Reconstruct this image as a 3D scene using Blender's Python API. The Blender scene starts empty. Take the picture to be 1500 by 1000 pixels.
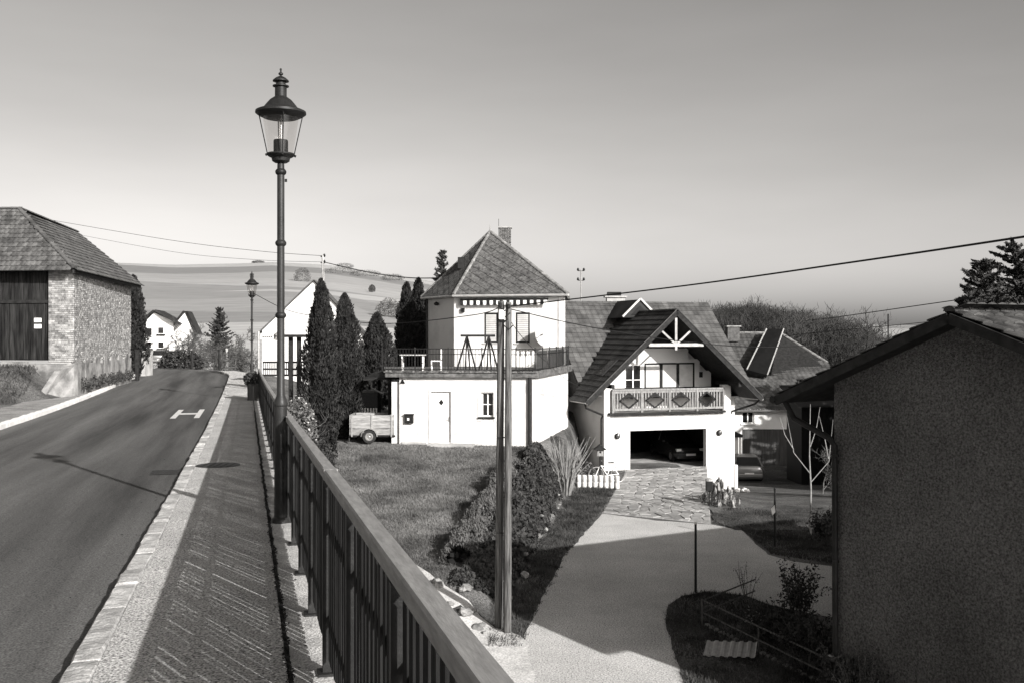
import bpy, math, random
import numpy as np
from mathutils import Vector, Matrix
from mathutils.geometry import tessellate_polygon
random.seed(7); RNG = np.random.default_rng(7)
SC = bpy.context.scene
COL = SC.collection
rad = math.radians
# ------------------------------------------------------------------ camera, sky, sun, exposure
F, HX, HY, EYE = 1458.33, 750.0, 487.0, 1.6
cam_d = bpy.data.cameras.new('camera'); cam = bpy.data.objects.new('camera', cam_d); COL.objects.link(cam)
cam.location = (0, 0, EYE); cam.rotation_euler = (rad(90), 0, 0)
cam_d.lens = 35; cam_d.sensor_width = 36; cam_d.shift_y = -(500-HY)/1500
cam_d.clip_start = .05; cam_d.clip_end = 6000
SC.camera = cam
SUNH = Vector((.606, -.795, 0)).normalized(); SUN_EL = rad(24)
w = bpy.data.worlds.new('World'); SC.world = w; w.use_nodes = True
nt = w.node_tree; nt.nodes.clear()
sky = nt.nodes.new('ShaderNodeTexSky'); sky.sky_type = 'NISHITA'; sky.sun_disc = False
sky.sun_elevation = SUN_EL; sky.sun_rotation = math.atan2(SUNH.x, SUNH.y)
sky.air_density = 1.0; sky.dust_density = 2.2; sky.ozone_density = 1.0; sky.altitude = 200
# black-and-white picture through a yellow filter: red and green of the sky, no blue
sep_ = nt.nodes.new('ShaderNodeSeparateColor'); nt.links.new(sky.outputs[0], sep_.inputs[0])
sep = nt.nodes.new('ShaderNodeMath'); sep.operation = 'ADD'; nt.links.new(sep_.outputs[0], sep.inputs[0]); nt.links.new(sep_.outputs[1], sep.inputs[1])
# soft bands of thin high cloud
tc = nt.nodes.new('ShaderNodeTexCoord'); mp = nt.nodes.new('ShaderNodeMapping'); mp.inputs['Scale'].default_value = (1.6, 1.6, 7)
nz = nt.nodes.new('ShaderNodeTexNoise'); nz.inputs['Scale'].default_value = 1.3; nz.inputs['Detail'].default_value = 5
mr = nt.nodes.new('ShaderNodeMapRange'); mr.inputs['From Min'].default_value = .3; mr.inputs['From Max'].default_value = .7
mr.inputs['To Min'].default_value = .93; mr.inputs['To Max'].default_value = 1.07
nt.links.new(tc.outputs['Generated'], mp.inputs[0]); nt.links.new(mp.outputs[0], nz.inputs['Vector']); nt.links.new(nz.outputs[0], mr.inputs[0])
crv = nt.nodes.new('ShaderNodeMath'); crv.operation = 'POWER'; crv.inputs[1].default_value = 1.22; nt.links.new(sep.outputs[0], crv.inputs[0])    # contrasty film
mul = nt.nodes.new('ShaderNodeMath'); mul.operation = 'MULTIPLY'
sc_ = nt.nodes.new('ShaderNodeMath'); sc_.operation = 'MULTIPLY'; sc_.inputs[1].default_value = .58; nt.links.new(crv.outputs[0], sc_.inputs[0])
nt.links.new(sc_.outputs[0], mul.inputs[0]); nt.links.new(mr.outputs[0], mul.inputs[1])
cmb = nt.nodes.new('ShaderNodeCombineColor')
for i, k in enumerate((1.0, .968, .935)):
    m_ = nt.nodes.new('ShaderNodeMath'); m_.operation = 'MULTIPLY'; m_.inputs[1].default_value = k
    nt.links.new(mul.outputs[0], m_.inputs[0]); nt.links.new(m_.outputs[0], cmb.inputs[i])
bg = nt.nodes.new('ShaderNodeBackground'); bg.inputs['Strength'].default_value = .0552
wo = nt.nodes.new('ShaderNodeOutputWorld'); nt.links.new(cmb.outputs[0], bg.inputs[0]); nt.links.new(bg.outputs[0], wo.inputs[0])
sd = bpy.data.lights.new('sun', 'SUN'); sd.energy = 5.0; sd.angle = rad(.5); sd.color = (1, .985, .965)
so = bpy.data.objects.new('sun', sd); COL.objects.link(so)
SUNV = (SUNH*math.cos(SUN_EL) + Vector((0, 0, math.sin(SUN_EL)))).normalized()
so.rotation_euler = SUNV.to_track_quat('Z', 'Y').to_euler(); so.location = (20, -20, 30)
vs = SC.view_settings; vs.view_transform = 'Standard'; vs.look = 'None'; vs.gamma = 1; vs.use_curve_mapping = False; vs.exposure = .75
SC.render.engine = 'CYCLES'
# ------------------------------------------------------------------ helpers
def P(px, py, Y): return Vector(((px-HX)/F*Y, Y, EYE-(py-HY)/F*Y))
def G(px, py, z):                        # the point of level z seen there
    Y = F*(EYE-z)/(py-HY); return Vector(((px-HX)/F*Y, Y, z))
TH = math.atan(388/F); NR = Vector((math.cos(TH), math.sin(TH), 0)); UR = Vector((-math.sin(TH), math.cos(TH), 0))
def SP(s, p, z=0): v = UR*s+NR*p; return Vector((v.x, v.y, z))
def sstep(a, b, x): t = np.clip((np.asarray(x, float)-a)/(b-a), 0, 1); return t*t*(3-2*t)
_S = np.linspace(-30, 400, 1721)
_Z = np.interp(_S, [-30, 0, 10, 20, 30, 36, 48, 62, 75, 95, 200, 400], [.87, 0, -.29, -.53, -.68, -.74, -.74, -.66, -.64, -1.0, -4.5, -5])
_Z = np.convolve(np.pad(_Z, 20, mode='edge'), np.ones(41)/41, 'valid')
_Z -= np.interp(0, _S, _Z)
def zr(s): return np.interp(s, _S, _Z)
def bend(s): return -np.where(np.asarray(s) > 56, (np.asarray(s)-56.)**2*.028, 0)
def vnoise(x, y, k=1.0):
    x = np.asarray(x)*k; y = np.asarray(y)*k
    return (np.sin(x*1.3+y*.7)+np.sin(x*.6-y*1.7+2)+np.sin(x*2.9+y*2.1+1)*.5+np.sin(-x*2.3+y*3.7)*.5)/3
ZD = -5.05
def hl(x, y):                            # the low ground right of the retaining wall
    x = np.asarray(x, float); y = np.asarray(y, float)
    zl = np.clip(-3.05-(41.5-y)*.094, ZD, -3.0)
    zl = zl + .9*sstep(44, 60, y)
    xb = np.interp(y, [22, 28, 34, 40, 46, 60], [-1.0, -.1, .8, 1.7, 2.9, 4.5])
    t = sstep(xb-.45, xb+.45, x)
    drop = sstep(35, 58, y)*1.75*sstep(8.2, 10.6, x) + sstep(50, 62, y)*1.6*(1-sstep(8.2, 10.6, x))
    zd = ZD-drop
    return zl*(1-t)+zd*t
def hz(x, y):
    x = np.asarray(x, float); y = np.asarray(y, float)
    s = x*UR.x+y*UR.y; p = x*NR.x+y*NR.y - bend(s)
    z0 = zr(s)
    left = z0-.32+.3*(1-sstep(-7.2, -6.6, p))
    left = left + 1.1*sstep(31, 36.6, y)*(1-sstep(-17.8, -16.6, x))*(1-sstep(37.6, 38.6, y))
    low = hl(x, y)
    a = sstep(-.7, -.15, p)
    b = sstep(.6, 7, p)*.999
    e = sstep(45.5, 60, s)
    near = left*(1-a)+low*a
    far = left*(1-a)+((z0-.1)*(1-b)+low*b)*a
    z = near*(1-e)+far*e
    ft = sstep(75, 140, y)
    return z*(1-ft)+(-5.5)*ft
def mat(name, v, v2=None, sc=4, det=6, rough=.85, bump=0, bsc=40, rnd=0, metal=0, stretch=None, rot=0, lo=.35, hi=.65, spec=.12, fine=0, fsc=120, bdist=.02):
    m = bpy.data.materials.new(name); m.use_nodes = True; t = m.node_tree; n = t.nodes; b = n['Principled BSDF']
    b.inputs['Roughness'].default_value = rough; b.inputs['Metallic'].default_value = metal; b.inputs['Specular IOR Level'].default_value = spec
    tint = lambda g: (g, g*.98, g*.955, 1)
    geo = n.new('ShaderNodeNewGeometry'); mapn = n.new('ShaderNodeMapping')
    if stretch: mapn.inputs['Scale'].default_value = stretch
    mapn.vector_type = 'POINT'
    if rot:
        r = n.new('ShaderNodeVectorRotate'); r.rotation_type = 'Z_AXIS'; r.inputs['Angle'].default_value = rot
        t.links.new(geo.outputs['Position'], r.inputs['Vector']); t.links.new(r.outputs[0], mapn.inputs[0])
    else: t.links.new(geo.outputs['Position'], mapn.inputs[0])
    out = None
    if v2 is not None:
        no = n.new('ShaderNodeTexNoise'); no.inputs['Scale'].default_value = sc; no.inputs['Detail'].default_value = det; no.inputs['Roughness'].default_value = .62
        t.links.new(mapn.outputs[0], no.inputs['Vector'])
        cr = n.new('ShaderNodeValToRGB'); cr.color_ramp.elements[0].position = lo; cr.color_ramp.elements[1].position = hi
        cr.color_ramp.elements[0].color = tint(v); cr.color_ramp.elements[1].color = tint(v2)
        t.links.new(no.outputs[0], cr.inputs[0]); out = cr.outputs[0]
    else:
        rgb = n.new('ShaderNodeRGB'); rgb.outputs[0].default_value = tint(v); out = rgb.outputs[0]
    def scale_by(sock, o):
        vm = n.new('ShaderNodeVectorMath'); vm.operation = 'SCALE'; t.links.new(o, vm.inputs[0]); t.links.new(sock, vm.inputs['Scale']); return vm.outputs[0]
    if rnd:
        oi_ = n.new('ShaderNodeObjectInfo'); ad = n.new('ShaderNodeMath'); ad.operation = 'ADD'; t.links.new(oi_.outputs['Random'], ad.inputs[0]); t.links.new(geo.outputs['Random Per Island'], ad.inputs[1]); fr_ = n.new('ShaderNodeMath'); fr_.operation = 'FRACT'; t.links.new(ad.outputs[0], fr_.inputs[0]); q = n.new('ShaderNodeMapRange'); q.inputs['To Min'].default_value = 1-rnd; q.inputs['To Max'].default_value = 1+rnd
        t.links.new(fr_.outputs[0], q.inputs[0]); out = scale_by(q.outputs[0], out)
    if fine:
        no = n.new('ShaderNodeTexNoise'); no.inputs['Scale'].default_value = fsc; no.inputs['Detail'].default_value = 2
        t.links.new(geo.outputs['Position'], no.inputs['Vector'])
        q = n.new('ShaderNodeMapRange'); q.inputs['From Min'].default_value = .3; q.inputs['From Max'].default_value = .7; q.inputs['To Min'].default_value = 1-fine; q.inputs['To Max'].default_value = 1+fine
        t.links.new(no.outputs[0], q.inputs[0]); out = scale_by(q.outputs[0], out)
    t.links.new(out, b.inputs['Base Color'])
    if bump:
        no = n.new('ShaderNodeTexNoise'); no.inputs['Scale'].default_value = bsc; no.inputs['Detail'].default_value = 5
        t.links.new(mapn.outputs[0] if stretch else geo.outputs['Position'], no.inputs['Vector'])
        bp = n.new('ShaderNodeBump'); bp.inputs['Strength'].default_value = bump; bp.inputs['Distance'].default_value = bdist
        t.links.new(no.outputs[0], bp.inputs['Height']); t.links.new(bp.outputs[0], b.inputs['Normal'])
    return m
def glass(name, refl=.08, dark=1.0):
    m = bpy.data.materials.new(name); m.use_nodes = True; t = m.node_tree; n = t.nodes; n.clear()
    o = n.new('ShaderNodeOutputMaterial'); mx = n.new('ShaderNodeMixShader'); tr = n.new('ShaderNodeBsdfTransparent'); gl = n.new('ShaderNodeBsdfGlossy')
    gl.inputs['Roughness'].default_value = .03; tr.inputs[0].default_value = (dark, dark*.99, dark*.98, 1); mx.inputs[0].default_value = refl
    t.links.new(tr.outputs[0], mx.inputs[1]); t.links.new(gl.outputs[0], mx.inputs[2]); t.links.new(mx.outputs[0], o.inputs[0]); return m
MR = {}
def tag(o, label, cat, group=None, kind=None):
    if label: o['label'] = label
    if cat: o['category'] = cat
    if group: o['group'] = group
    if kind: o['kind'] = kind
    return o
def thing(name, label, cat, loc=(0, 0, 0), rotz=0, group=None):
    o = bpy.data.objects.new(name, None); COL.objects.link(o); o.empty_display_size = .2
    o.location = loc; o.rotation_euler = (0, 0, rotz); tag(o, label, cat, group)
    MR[o] = Matrix.Translation(Vector(loc)) @ Matrix.Rotation(rotz, 4, 'Z'); return o
def rootM(o):
    while o is not None and o not in MR and o.parent is not None: o = o.parent
    return MR.get(o, Matrix.Identity(4))
class B:
    def __init__(s): s.v = []; s.f = []
    def add(s, v, f):
        k = len(s.v); s.v += [tuple(q) for q in v]; s.f += [tuple(i+k for i in g) for g in f]; return s
    def box8(s, c): return s.add(c, [(3, 2, 1, 0), (4, 5, 6, 7), (0, 1, 5, 4), (1, 2, 6, 5), (2, 3, 7, 6), (3, 0, 4, 7)])
    def box(s, x0, x1, y0, y1, z0, z1): return s.box8([(x0, y0, z0), (x1, y0, z0), (x1, y1, z0), (x0, y1, z0), (x0, y0, z1), (x1, y0, z1), (x1, y1, z1), (x0, y1, z1)])
    def obox(s, o, u, v, w_):            # corner o and three edge vectors
        o = Vector(o); u = Vector(u); v = Vector(v); w_ = Vector(w_)
        return s.box8([o, o+u, o+u+v, o+v, o+w_, o+u+w_, o+u+v+w_, o+v+w_])
    def bar(s, a, b, wd, ht, up=(0, 0, 1)):
        a = Vector(a); b = Vector(b); d = (b-a); up = Vector(up); r = d.cross(up).normalized(); q = r.cross(d).normalized()
        return s.obox(a-r*wd/2-q*ht/2, d, r*wd, q*ht) if False else s.box8([a-r*wd/2-q*ht/2, a+r*wd/2-q*ht/2, a+r*wd/2+q*ht/2, a-r*wd/2+q*ht/2, b-r*wd/2-q*ht/2, b+r*wd/2-q*ht/2, b+r*wd/2+q*ht/2, b-r*wd/2+q*ht/2])
    def tube(s, pts, rads, n=8, cap=True):
        pts = [Vector(p) for p in pts]
        if not hasattr(rads, '__len__'): rads = [rads]*len(pts)
        k = len(s.v); ref = None
        for i, p in enumerate(pts):
            d = (pts[min(i+1, len(pts)-1)]-pts[max(i-1, 0)]).normalized()
            if ref is None: ref = d.orthogonal().normalized()
            ref = (ref-d*ref.dot(d)).normalized(); q = d.cross(ref)
            for j in range(n):
                a = 2*math.pi*j/n; s.v.append(tuple(p+(ref*math.cos(a)+q*math.sin(a))*rads[i]))
        for i in range(len(pts)-1):
            for j in range(n):
                s.f.append((k+i*n+j, k+i*n+(j+1) % n, k+(i+1)*n+(j+1) % n, k+(i+1)*n+j))
        if cap: s.f.append(tuple(k+j for j in reversed(range(n)))); s.f.append(tuple(k+(len(pts)-1)*n+j for j in range(n)))
        return s
    def lathe(s, prof, c=(0, 0, 0), n=20, axis=None):
        c = Vector(c); k = len(s.v)
        ax = Vector(axis).normalized() if axis else Vector((0, 0, 1)); u = ax.orthogonal().normalized() if axis else Vector((1, 0, 0)); q = ax.cross(u)
        for r, z in prof:
            for j in range(n):
                a = 2*math.pi*j/n; s.v.append(tuple(c+ax*z+(u*math.cos(a)+q*math.sin(a))*max(r, 1e-4)))
        for i in range(len(prof)-1):
            for j in range(n): s.f.append((k+i*n+j, k+i*n+(j+1) % n, k+(i+1)*n+(j+1) % n, k+(i+1)*n+j))
        s.f.append(tuple(k+j for j in reversed(range(n)))); s.f.append(tuple(k+(len(prof)-1)*n+j for j in range(n)))
        return s
    def prism(s, poly, d):               # polygon (ccw seen against d) pushed along d
        poly = [Vector(p) for p in poly]; d = Vector(d); n = len(poly); k = len(s.v)
        s.v += [tuple(p) for p in poly]+[tuple(p+d) for p in poly]
        s.f.append(tuple(k+i for i in reversed(range(n)))); s.f.append(tuple(k+n+i for i in range(n)))
        for i in range(n): j = (i+1) % n; s.f.append((k+i, k+j, k+n+j, k+n+i))
        return s
    def build(s, name, m, parent=None, smooth=False, kind=None, world=True, bevel=0):
        me = bpy.data.meshes.new(name); v = s.v
        if parent is not None and world:
            inv = rootM(parent).inverted(); v = [tuple(inv @ Vector(q)) for q in v]
        me.from_pydata(v, [], s.f); me.materials.append(m)
        if smooth:
            me.polygons.foreach_set('use_smooth', [True]*len(me.polygons))
            try: me.set_sharp_from_angle(angle=rad(38))
            except Exception: pass
        o = bpy.data.objects.new(name, me); COL.objects.link(o)
        if parent is not None: o.parent = parent
        if kind: o['kind'] = kind
        if bevel:
            bv = o.modifiers.new('bevel', 'BEVEL'); bv.width = bevel; bv.segments = 2; bv.limit_method = 'ANGLE'
        return o
def npmesh(name, V, Fc, m, parent=None, smooth=False, kind=None, world=True):
    V = np.asarray(V, np.float32).reshape(-1, 3); Fc = np.asarray(Fc, np.int32)
    if parent is not None and world:
        inv = np.array(rootM(parent).inverted(), np.float32); V = V@inv[:3, :3].T+inv[:3, 3]
    me = bpy.data.meshes.new(name); k = Fc.shape[1]
    me.vertices.add(len(V)); me.vertices.foreach_set('co', V.ravel())
    me.loops.add(Fc.size); me.loops.foreach_set('vertex_index', Fc.ravel())
    me.polygons.add(len(Fc)); me.polygons.foreach_set('loop_start', np.arange(0, Fc.size, k, dtype=np.int32)); me.polygons.foreach_set('loop_total', np.full(len(Fc), k, np.int32))
    if smooth: me.polygons.foreach_set('use_smooth', np.ones(len(Fc), bool))
    me.update(calc_edges=True); me.validate(); me.materials.append(m)
    o = bpy.data.objects.new(name, me); COL.objects.link(o)
    if parent is not None: o.parent = parent
    if kind: o['kind'] = kind
    return o
def piece(name, me, Mw, parent):         # an object that shares mesh data, placed by its world matrix
    o = bpy.data.objects.new(name, me); COL.objects.link(o)
    if parent is not None: o.parent = parent; o.matrix_basis = rootM(parent).inverted() @ Mw
    else: o.matrix_basis = Mw
    return o
def mdata(b, name, m, smooth=False):
    me = bpy.data.meshes.new(name); me.from_pydata(b.v, [], b.f); me.materials.append(m)
    if smooth: me.polygons.foreach_set('use_smooth', [True]*len(me.polygons))
    return me
def frameM(o, u, v, w_):
    return Matrix(((u.x, v.x, w_.x, o.x), (u.y, v.y, w_.y, o.y), (u.z, v.z, w_.z, o.z), (0, 0, 0, 1)))
def copy_tree(o, parent=None):
    c = o.copy(); COL.objects.link(c)
    if parent is not None: c.parent = parent
    for ch in list(o.children): copy_tree(ch, c)
    return c
class Wall:                              # a vertical plane from p0 to p1; n points outwards (to the right of p0->p1 seen from above)
    def __init__(s, p0, p1, t=.3):
        s.o = Vector((p0[0], p0[1], 0)); e = Vector((p1[0], p1[1], 0)); s.L = (e-s.o).length; s.u = (e-s.o)/s.L; s.n = Vector((s.u.y, -s.u.x, 0)); s.t = t
    def pt(s, a, d, z): q = s.o+s.u*a+s.n*d; return Vector((q.x, q.y, z))
    def at(s, px, py, d=0):
        o = s.o+s.n*d; k = (px-HX)/F; a = (k*o.y-o.x)/(s.u.x-k*s.u.y); Y = o.y+s.u.y*a; return a, EYE-(py-HY)/F*Y
    def box(s, b, a0, a1, d0, d1, z0, z1): return b.obox(s.pt(a0, d1, z0), s.u*(a1-a0), s.n*(d0-d1), Vector((0, 0, z1-z0)))
    def panel(s, b, z0, z1, holes=(), a0=0, a1=None):
        a1 = s.L if a1 is None else a1
        holes = [(max(h[0], a0), min(h[1], a1), max(h[2], z0), min(h[3], z1)) for h in holes]
        xs = sorted({a0, a1}|{h[0] for h in holes}|{h[1] for h in holes}); zs = sorted({z0, z1}|{h[2] for h in holes}|{h[3] for h in holes})
        for j in range(len(zs)-1):
            run = None
            for i in range(len(xs)-1):
                cx = (xs[i]+xs[i+1])/2; cz = (zs[j]+zs[j+1])/2
                inside = any(h[0] < cx < h[1] and h[2] < cz < h[3] for h in holes)
                if not inside: run = xs[i] if run is None else run
                if run is not None and (inside or i == len(xs)-2):
                    s.box(b, run, xs[i] if inside else xs[i+1], -s.t, 0, zs[j], zs[j+1]); run = None
        return b
    def pbox(s, b, px0, px1, py0, py1, d0, d1):
        a0, z1 = s.at(px0, py0, d1); a1, z0 = s.at(px1, py1, d1); return s.box(b, a0, a1, d0, d1, z0, z1)
    def window(s, parent, a0, a1, z0, z1, mf, mg, fw=.06, mull=1, trans=0, d=-.08, label=None, name='window'):
        b = B(); s.box(b, a0, a0+fw, d-.05, d, z0, z1); s.box(b, a1-fw, a1, d-.05, d, z0, z1); s.box(b, a0+fw, a1-fw, d-.05, d, z0, z0+fw); s.box(b, a0+fw, a1-fw, d-.05, d, z1-fw, z1)
        for i in range(mull): c = a0+(a1-a0)*(i+1)/(mull+1); s.box(b, c-fw*.4, c+fw*.4, d-.05, d-.002, z0+fw, z1-fw)
        fr = b.build(name, mf, parent)
        for i in range(trans):
            z = z0+(z1-z0)*(i+1)/(trans+1); bb = B(); s.box(bb, a0+fw, a1-fw, d-.045, d-.004, z-.015, z+.015); bb.build('glazing_bar', mf, fr)
        bb = B(); s.box(bb, a0+fw*.5, a1-fw*.5, d-.04, d-.03, z0+fw*.5, z1-fw*.5); bb.build('pane', mg, fr)
        return fr
def clip_poly(poly, half):               # 2D convex clip, half = list of (nx, ny, c) keeping nx*x+ny*y<=c
    for nx, ny, c in half:
        out = []
        for i in range(len(poly)):
            p, q = poly[i], poly[(i+1) % len(poly)]; dp = nx*p[0]+ny*p[1]-c; dq = nx*q[0]+ny*q[1]-c
            if dp <= 0: out.append(p)
            if (dp < 0 < dq) or (dq < 0 < dp): t = dp/(dp-dq); out.append((p[0]+(q[0]-p[0])*t, p[1]+(q[1]-p[1])*t))
        poly = out
        if len(poly) < 3: return []
    return poly
class Tiles:
    """tiles on slopes of one building: the first `limit` as parts, the rest joined as one part"""
    def __init__(s, parent, me, name, m, limit=290): s.p = parent; s.me = me; s.name = name; s.m = m; s.lim = limit; s.k = 0; s.V = []; s.F = []; s.n = 0
    def put(s, Mw):
        if s.k < s.lim: s.k += 1; piece(s.name, s.me, Mw, s.p); return
        v = np.array([tuple(q.co) for q in s.me.vertices]); A = np.array(Mw); v = v@A[:3, :3].T+A[:3, 3]
        s.V.append(v); s.F += [[i+s.n for i in f.vertices] for f in s.me.polygons]; s.n += len(v)
    def slope(s, o, u, v, W, H, tw, th, keep=None, jit=.004, tilt=.06, stagger=0):
        o = Vector(o); u = Vector(u).normalized(); v = Vector(v).normalized(); n = u.cross(v).normalized()
        rows = int(math.ceil(H/th)); cols = int(math.ceil(W/tw))
        for r in range(rows):
            for c in range(cols+(1 if stagger else 0)):
                a = (c+.5-(stagger*(r % 2)))*tw; b = (r+.5)*th
                if a > W+tw*.3 or a < 0: continue
                if keep and not keep(a, b): continue
                t = tilt+random.uniform(-.01, .01); vv = (v*math.cos(t)+n*-math.sin(t)).normalized(); nn = u.cross(vv)
                s.put(frameM(o+u*a+v*b+n*(.02+random.uniform(0, jit)), u, vv, nn))
    def done(s):
        if s.V:
            b = B(); b.v = [tuple(q) for q in np.concatenate(s.V)]; b.f = [tuple(f) for f in s.F]; b.build(s.name, s.m, s.p, kind='stuff')
# ---- foliage and branches
def leaf_mesh(C, size, aspect=.5, updir=None, bias=0., rng=RNG):
    C = np.asarray(C, float); n = len(C)
    a = rng.normal(size=(n, 3))
    if updir is not None: a = a*(1-bias)+np.asarray(updir)*bias*1.7
    a /= np.linalg.norm(a, axis=1, keepdims=True)+1e-9
    r = rng.normal(size=(n, 3)); b = np.cross(a, r); b /= np.linalg.norm(b, axis=1, keepdims=True)+1e-9
    sz = (np.asarray(size)*rng.uniform(.6, 1.3, n))[:, None]
    a = a*sz; b = b*sz*aspect
    V = np.stack([C-a, C+b*.9, C+a, C-b*.9], 1).reshape(-1, 3); Fc = np.arange(4*n).reshape(-1, 4)
    return V, Fc
def branches(base, h, r0, levels=4, n0=5, spread=.6, upb=.25, seed=0, lean=(0, 0, 1), ratio=.62, segs=3, first=.25, sides=5, twig=1.0, wob=.18):
    rg = random.Random(seed); V = []; Fc = []
    def tube(pts, rads, n):
        k = len(V); ref = None
        for i, p in enumerate(pts):
            d = (pts[min(i+1, len(pts)-1)]-pts[max(i-1, 0)]).normalized()
            if ref is None: ref = d.orthogonal().normalized()
            ref = (ref-d*ref.dot(d)).normalized(); q = d.cross(ref)
            for j in range(n): a = 2*math.pi*j/n; V.append(tuple(p+(ref*math.cos(a)+q*math.sin(a))*rads[i]))
        for i in range(len(pts)-1):
            for j in range(n): Fc.append((k+i*n+j, k+i*n+(j+1) % n, k+(i+1)*n+(j+1) % n, k+(i+1)*n+j))
    def grow(p, d, L, r, lv):
        pts = [p]; dd = d.copy()
        for i in range(segs):
            dd = (dd+Vector((rg.gauss(0, wob), rg.gauss(0, wob), rg.gauss(0, wob)+upb*.3))).normalized(); pts.append(pts[-1]+dd*L/segs)
        rads = [r*(1-.65*i/segs) for i in range(segs+1)]
        tube(pts, rads, sides if lv == 0 else (4 if lv == 1 else 3))
        if lv >= levels: return
        n = n0 if lv == 0 else max(2, int(n0*.8))
        for c in range(n):
            t = first+(1-first)*(c+rg.random()*.8)/n if lv == 0 else .2+.8*(c+rg.random())/n
            t = min(t, .98); i = min(int(t*segs), segs-1); f = t*segs-i; q = pts[i].lerp(pts[i+1], f)
            ax = (pts[i+1]-pts[i]).normalized(); o = ax.orthogonal().normalized(); o.rotate(Matrix.Rotation(rg.uniform(0, 6.283), 3, ax))
            nd = (ax*(1-spread)+o*spread*rg.uniform(.7, 1.3)+Vector((0, 0, upb))).normalized()
            grow(q, nd, L*ratio*rg.uniform(.7, 1.15)*(1-.35*t if lv == 0 else 1), max(r*(1-.6*t)*.6, .0025*twig), lv+1)
    grow(Vector(base), Vector(lean).normalized(), h, r0, 0)
    return np.array(V), np.array(Fc)
# ------------------------------------------------------------------ materials
MT = {}
MT['asphalt'] = mat('road asphalt', .034, .14, sc=.8, det=9, rough=.8, rot=-TH, stretch=(1.5, .07, 1), lo=.3, hi=.75, fine=.6, fsc=75, bump=.25, bsc=6)
MT['pave'] = mat('pavement grit', .36, .46, sc=.9, rough=.95, fine=.85, fsc=75, bump=.6, bsc=80)
MT['edge'] = mat('edge strip', .26, .46, sc=3, rough=.95, fine=.5, fsc=90, bump=.6, bsc=60)
MT['kerb'] = mat('granite kerb', .26, .5, sc=7, rough=.85, rnd=.22, bump=.8, bsc=26, fine=.25, fsc=90)
MT['kerb_pale'] = mat('pale kerb', .6, .7, sc=5, rough=.9, rnd=.08)
MT['gravel'] = mat('gravel verge', .17, .3, sc=2, rough=1, fine=.5, fsc=40)
MT['drive'] = mat('driveway asphalt', .36, .48, sc=.5, det=8, rough=.95, fine=.55, fsc=30, bump=.3, bsc=30)
MT['path'] = mat('footpath concrete', .4, .56, sc=1.4, rough=.95, fine=.35, fsc=30)
MT['soil'] = mat('grass ground', .025, .18, sc=.55, det=10, rough=1, lo=.3, hi=.72, bump=.7, bsc=14, fine=.6, fsc=22, bdist=.06)
MT['cobble'] = mat('flagstone', .2, .3, sc=6, rough=.9, rnd=.3, bump=.5, bsc=30)
MT['joint'] = mat('joint sand', .36, .46, sc=8, rough=1)
MT['moss'] = mat('moss', .012, .03, sc=20, rough=1)
MT['white_paint'] = mat('road paint', .45, .62, sc=9, rough=.7, fine=.12, fsc=60)
MT['iron'] = mat('black iron', .009, .018, sc=8, rough=.5, bump=.1, bsc=60, spec=.2)
MT['greypost'] = mat('grey lamp post paint', .014, .026, sc=5, rough=.45, bump=.08, bsc=70, spec=.22)
MT['rail'] = mat('galvanised rail', .2, .32, sc=14, rough=.5, bump=.15, bsc=40, metal=.4, stretch=(3, .4, 3), rot=-TH)
MT['pale'] = mat('dark stained board', .005, .015, sc=12, rough=.8, stretch=(1, 1, .12), bump=.4, bsc=20, rnd=.3)
MT['concrete'] = mat('old concrete', .2, .42, sc=1.3, det=9, rough=.95, bump=.4, bsc=20)
MT['white'] = mat('white render', .47, .6, sc=.8, det=8, rough=.95, bump=.12, bsc=30, lo=.25, hi=.5)
MT['white_old'] = mat('weathered white render', .32, .56, sc=1.3, det=10, rough=.95, bump=.35, bsc=12, lo=.25, hi=.5)
MT['plinth'] = mat('grey plinth', .46, .6, sc=2, rough=.95)
MT['glass_dark'] = mat('dark window glass', .012, rough=.06, spec=.7)
MT['frame_white'] = mat('white window frame', .72, .8, sc=6, rough=.5)
MT['frame_dark'] = mat('dark timber frame', .016, .03, sc=9, rough=.6)
MT['shutter'] = mat('roller shutter', .42, .52, sc=3, rough=.6)
MT['tile_dark'] = mat('dark roof tile', .012, .032, sc=1.2, rough=.6, rnd=.25, bump=.2, bsc=25)
MT['tile_main'] = mat('weathered roof tile', .05, .1, sc=1.0, rough=.75, rnd=.22, bump=.2, bsc=20)
MT['slate'] = mat('lichened diamond slate', .03, .13, sc=7, det=10, rough=.9, rnd=.2, bump=.4, bsc=14, lo=.32, hi=.68)
MT['slate_cap'] = mat('hip capping', .1, .22, sc=4, rough=.9, rnd=.2)
MT['gutter'] = mat('zinc gutter', .3, .42, sc=4, rough=.5, metal=.3)
MT['pipe_dark'] = mat('dark downpipe', .012, .022, sc=4, rough=.5)
MT['brick'] = mat('brick', .13, .34, sc=5, det=7, rough=.95, rnd=.36, bump=.5, bsc=30)
MT['mortar'] = mat('mortar', .3, .42, sc=6, rough=1)
MT['barn_plaster'] = mat('crumbling barn plinth', .09, .3, sc=1.6, det=10, rough=1, bump=.7, bsc=8)
MT['plank'] = mat('old barn plank', .007, .045, sc=3, det=8, rough=.9, rnd=.4, stretch=(5, 5, .35), bump=.4, bsc=12, lo=.4, hi=.78)
MT['barn_tile'] = mat('old clay tile', .045, .115, sc=2.6, det=8, rough=.9, rnd=.28, bump=.3, bsc=20)
MT['pole'] = mat('utility pole timber', .025, .17, sc=5, det=9, rough=.9, stretch=(6, 6, .25), bump=.7, bsc=12, lo=.35, hi=.7)
MT['wire'] = mat('black cable', .012, rough=.6)
MT['metal'] = mat('galvanised steel', .3, .4, sc=10, rough=.45, metal=.5)
MT['wood'] = mat('weathered timber', .13, .28, sc=4, det=8, rough=.85, stretch=(5, 5, .6), rnd=.15)
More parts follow.
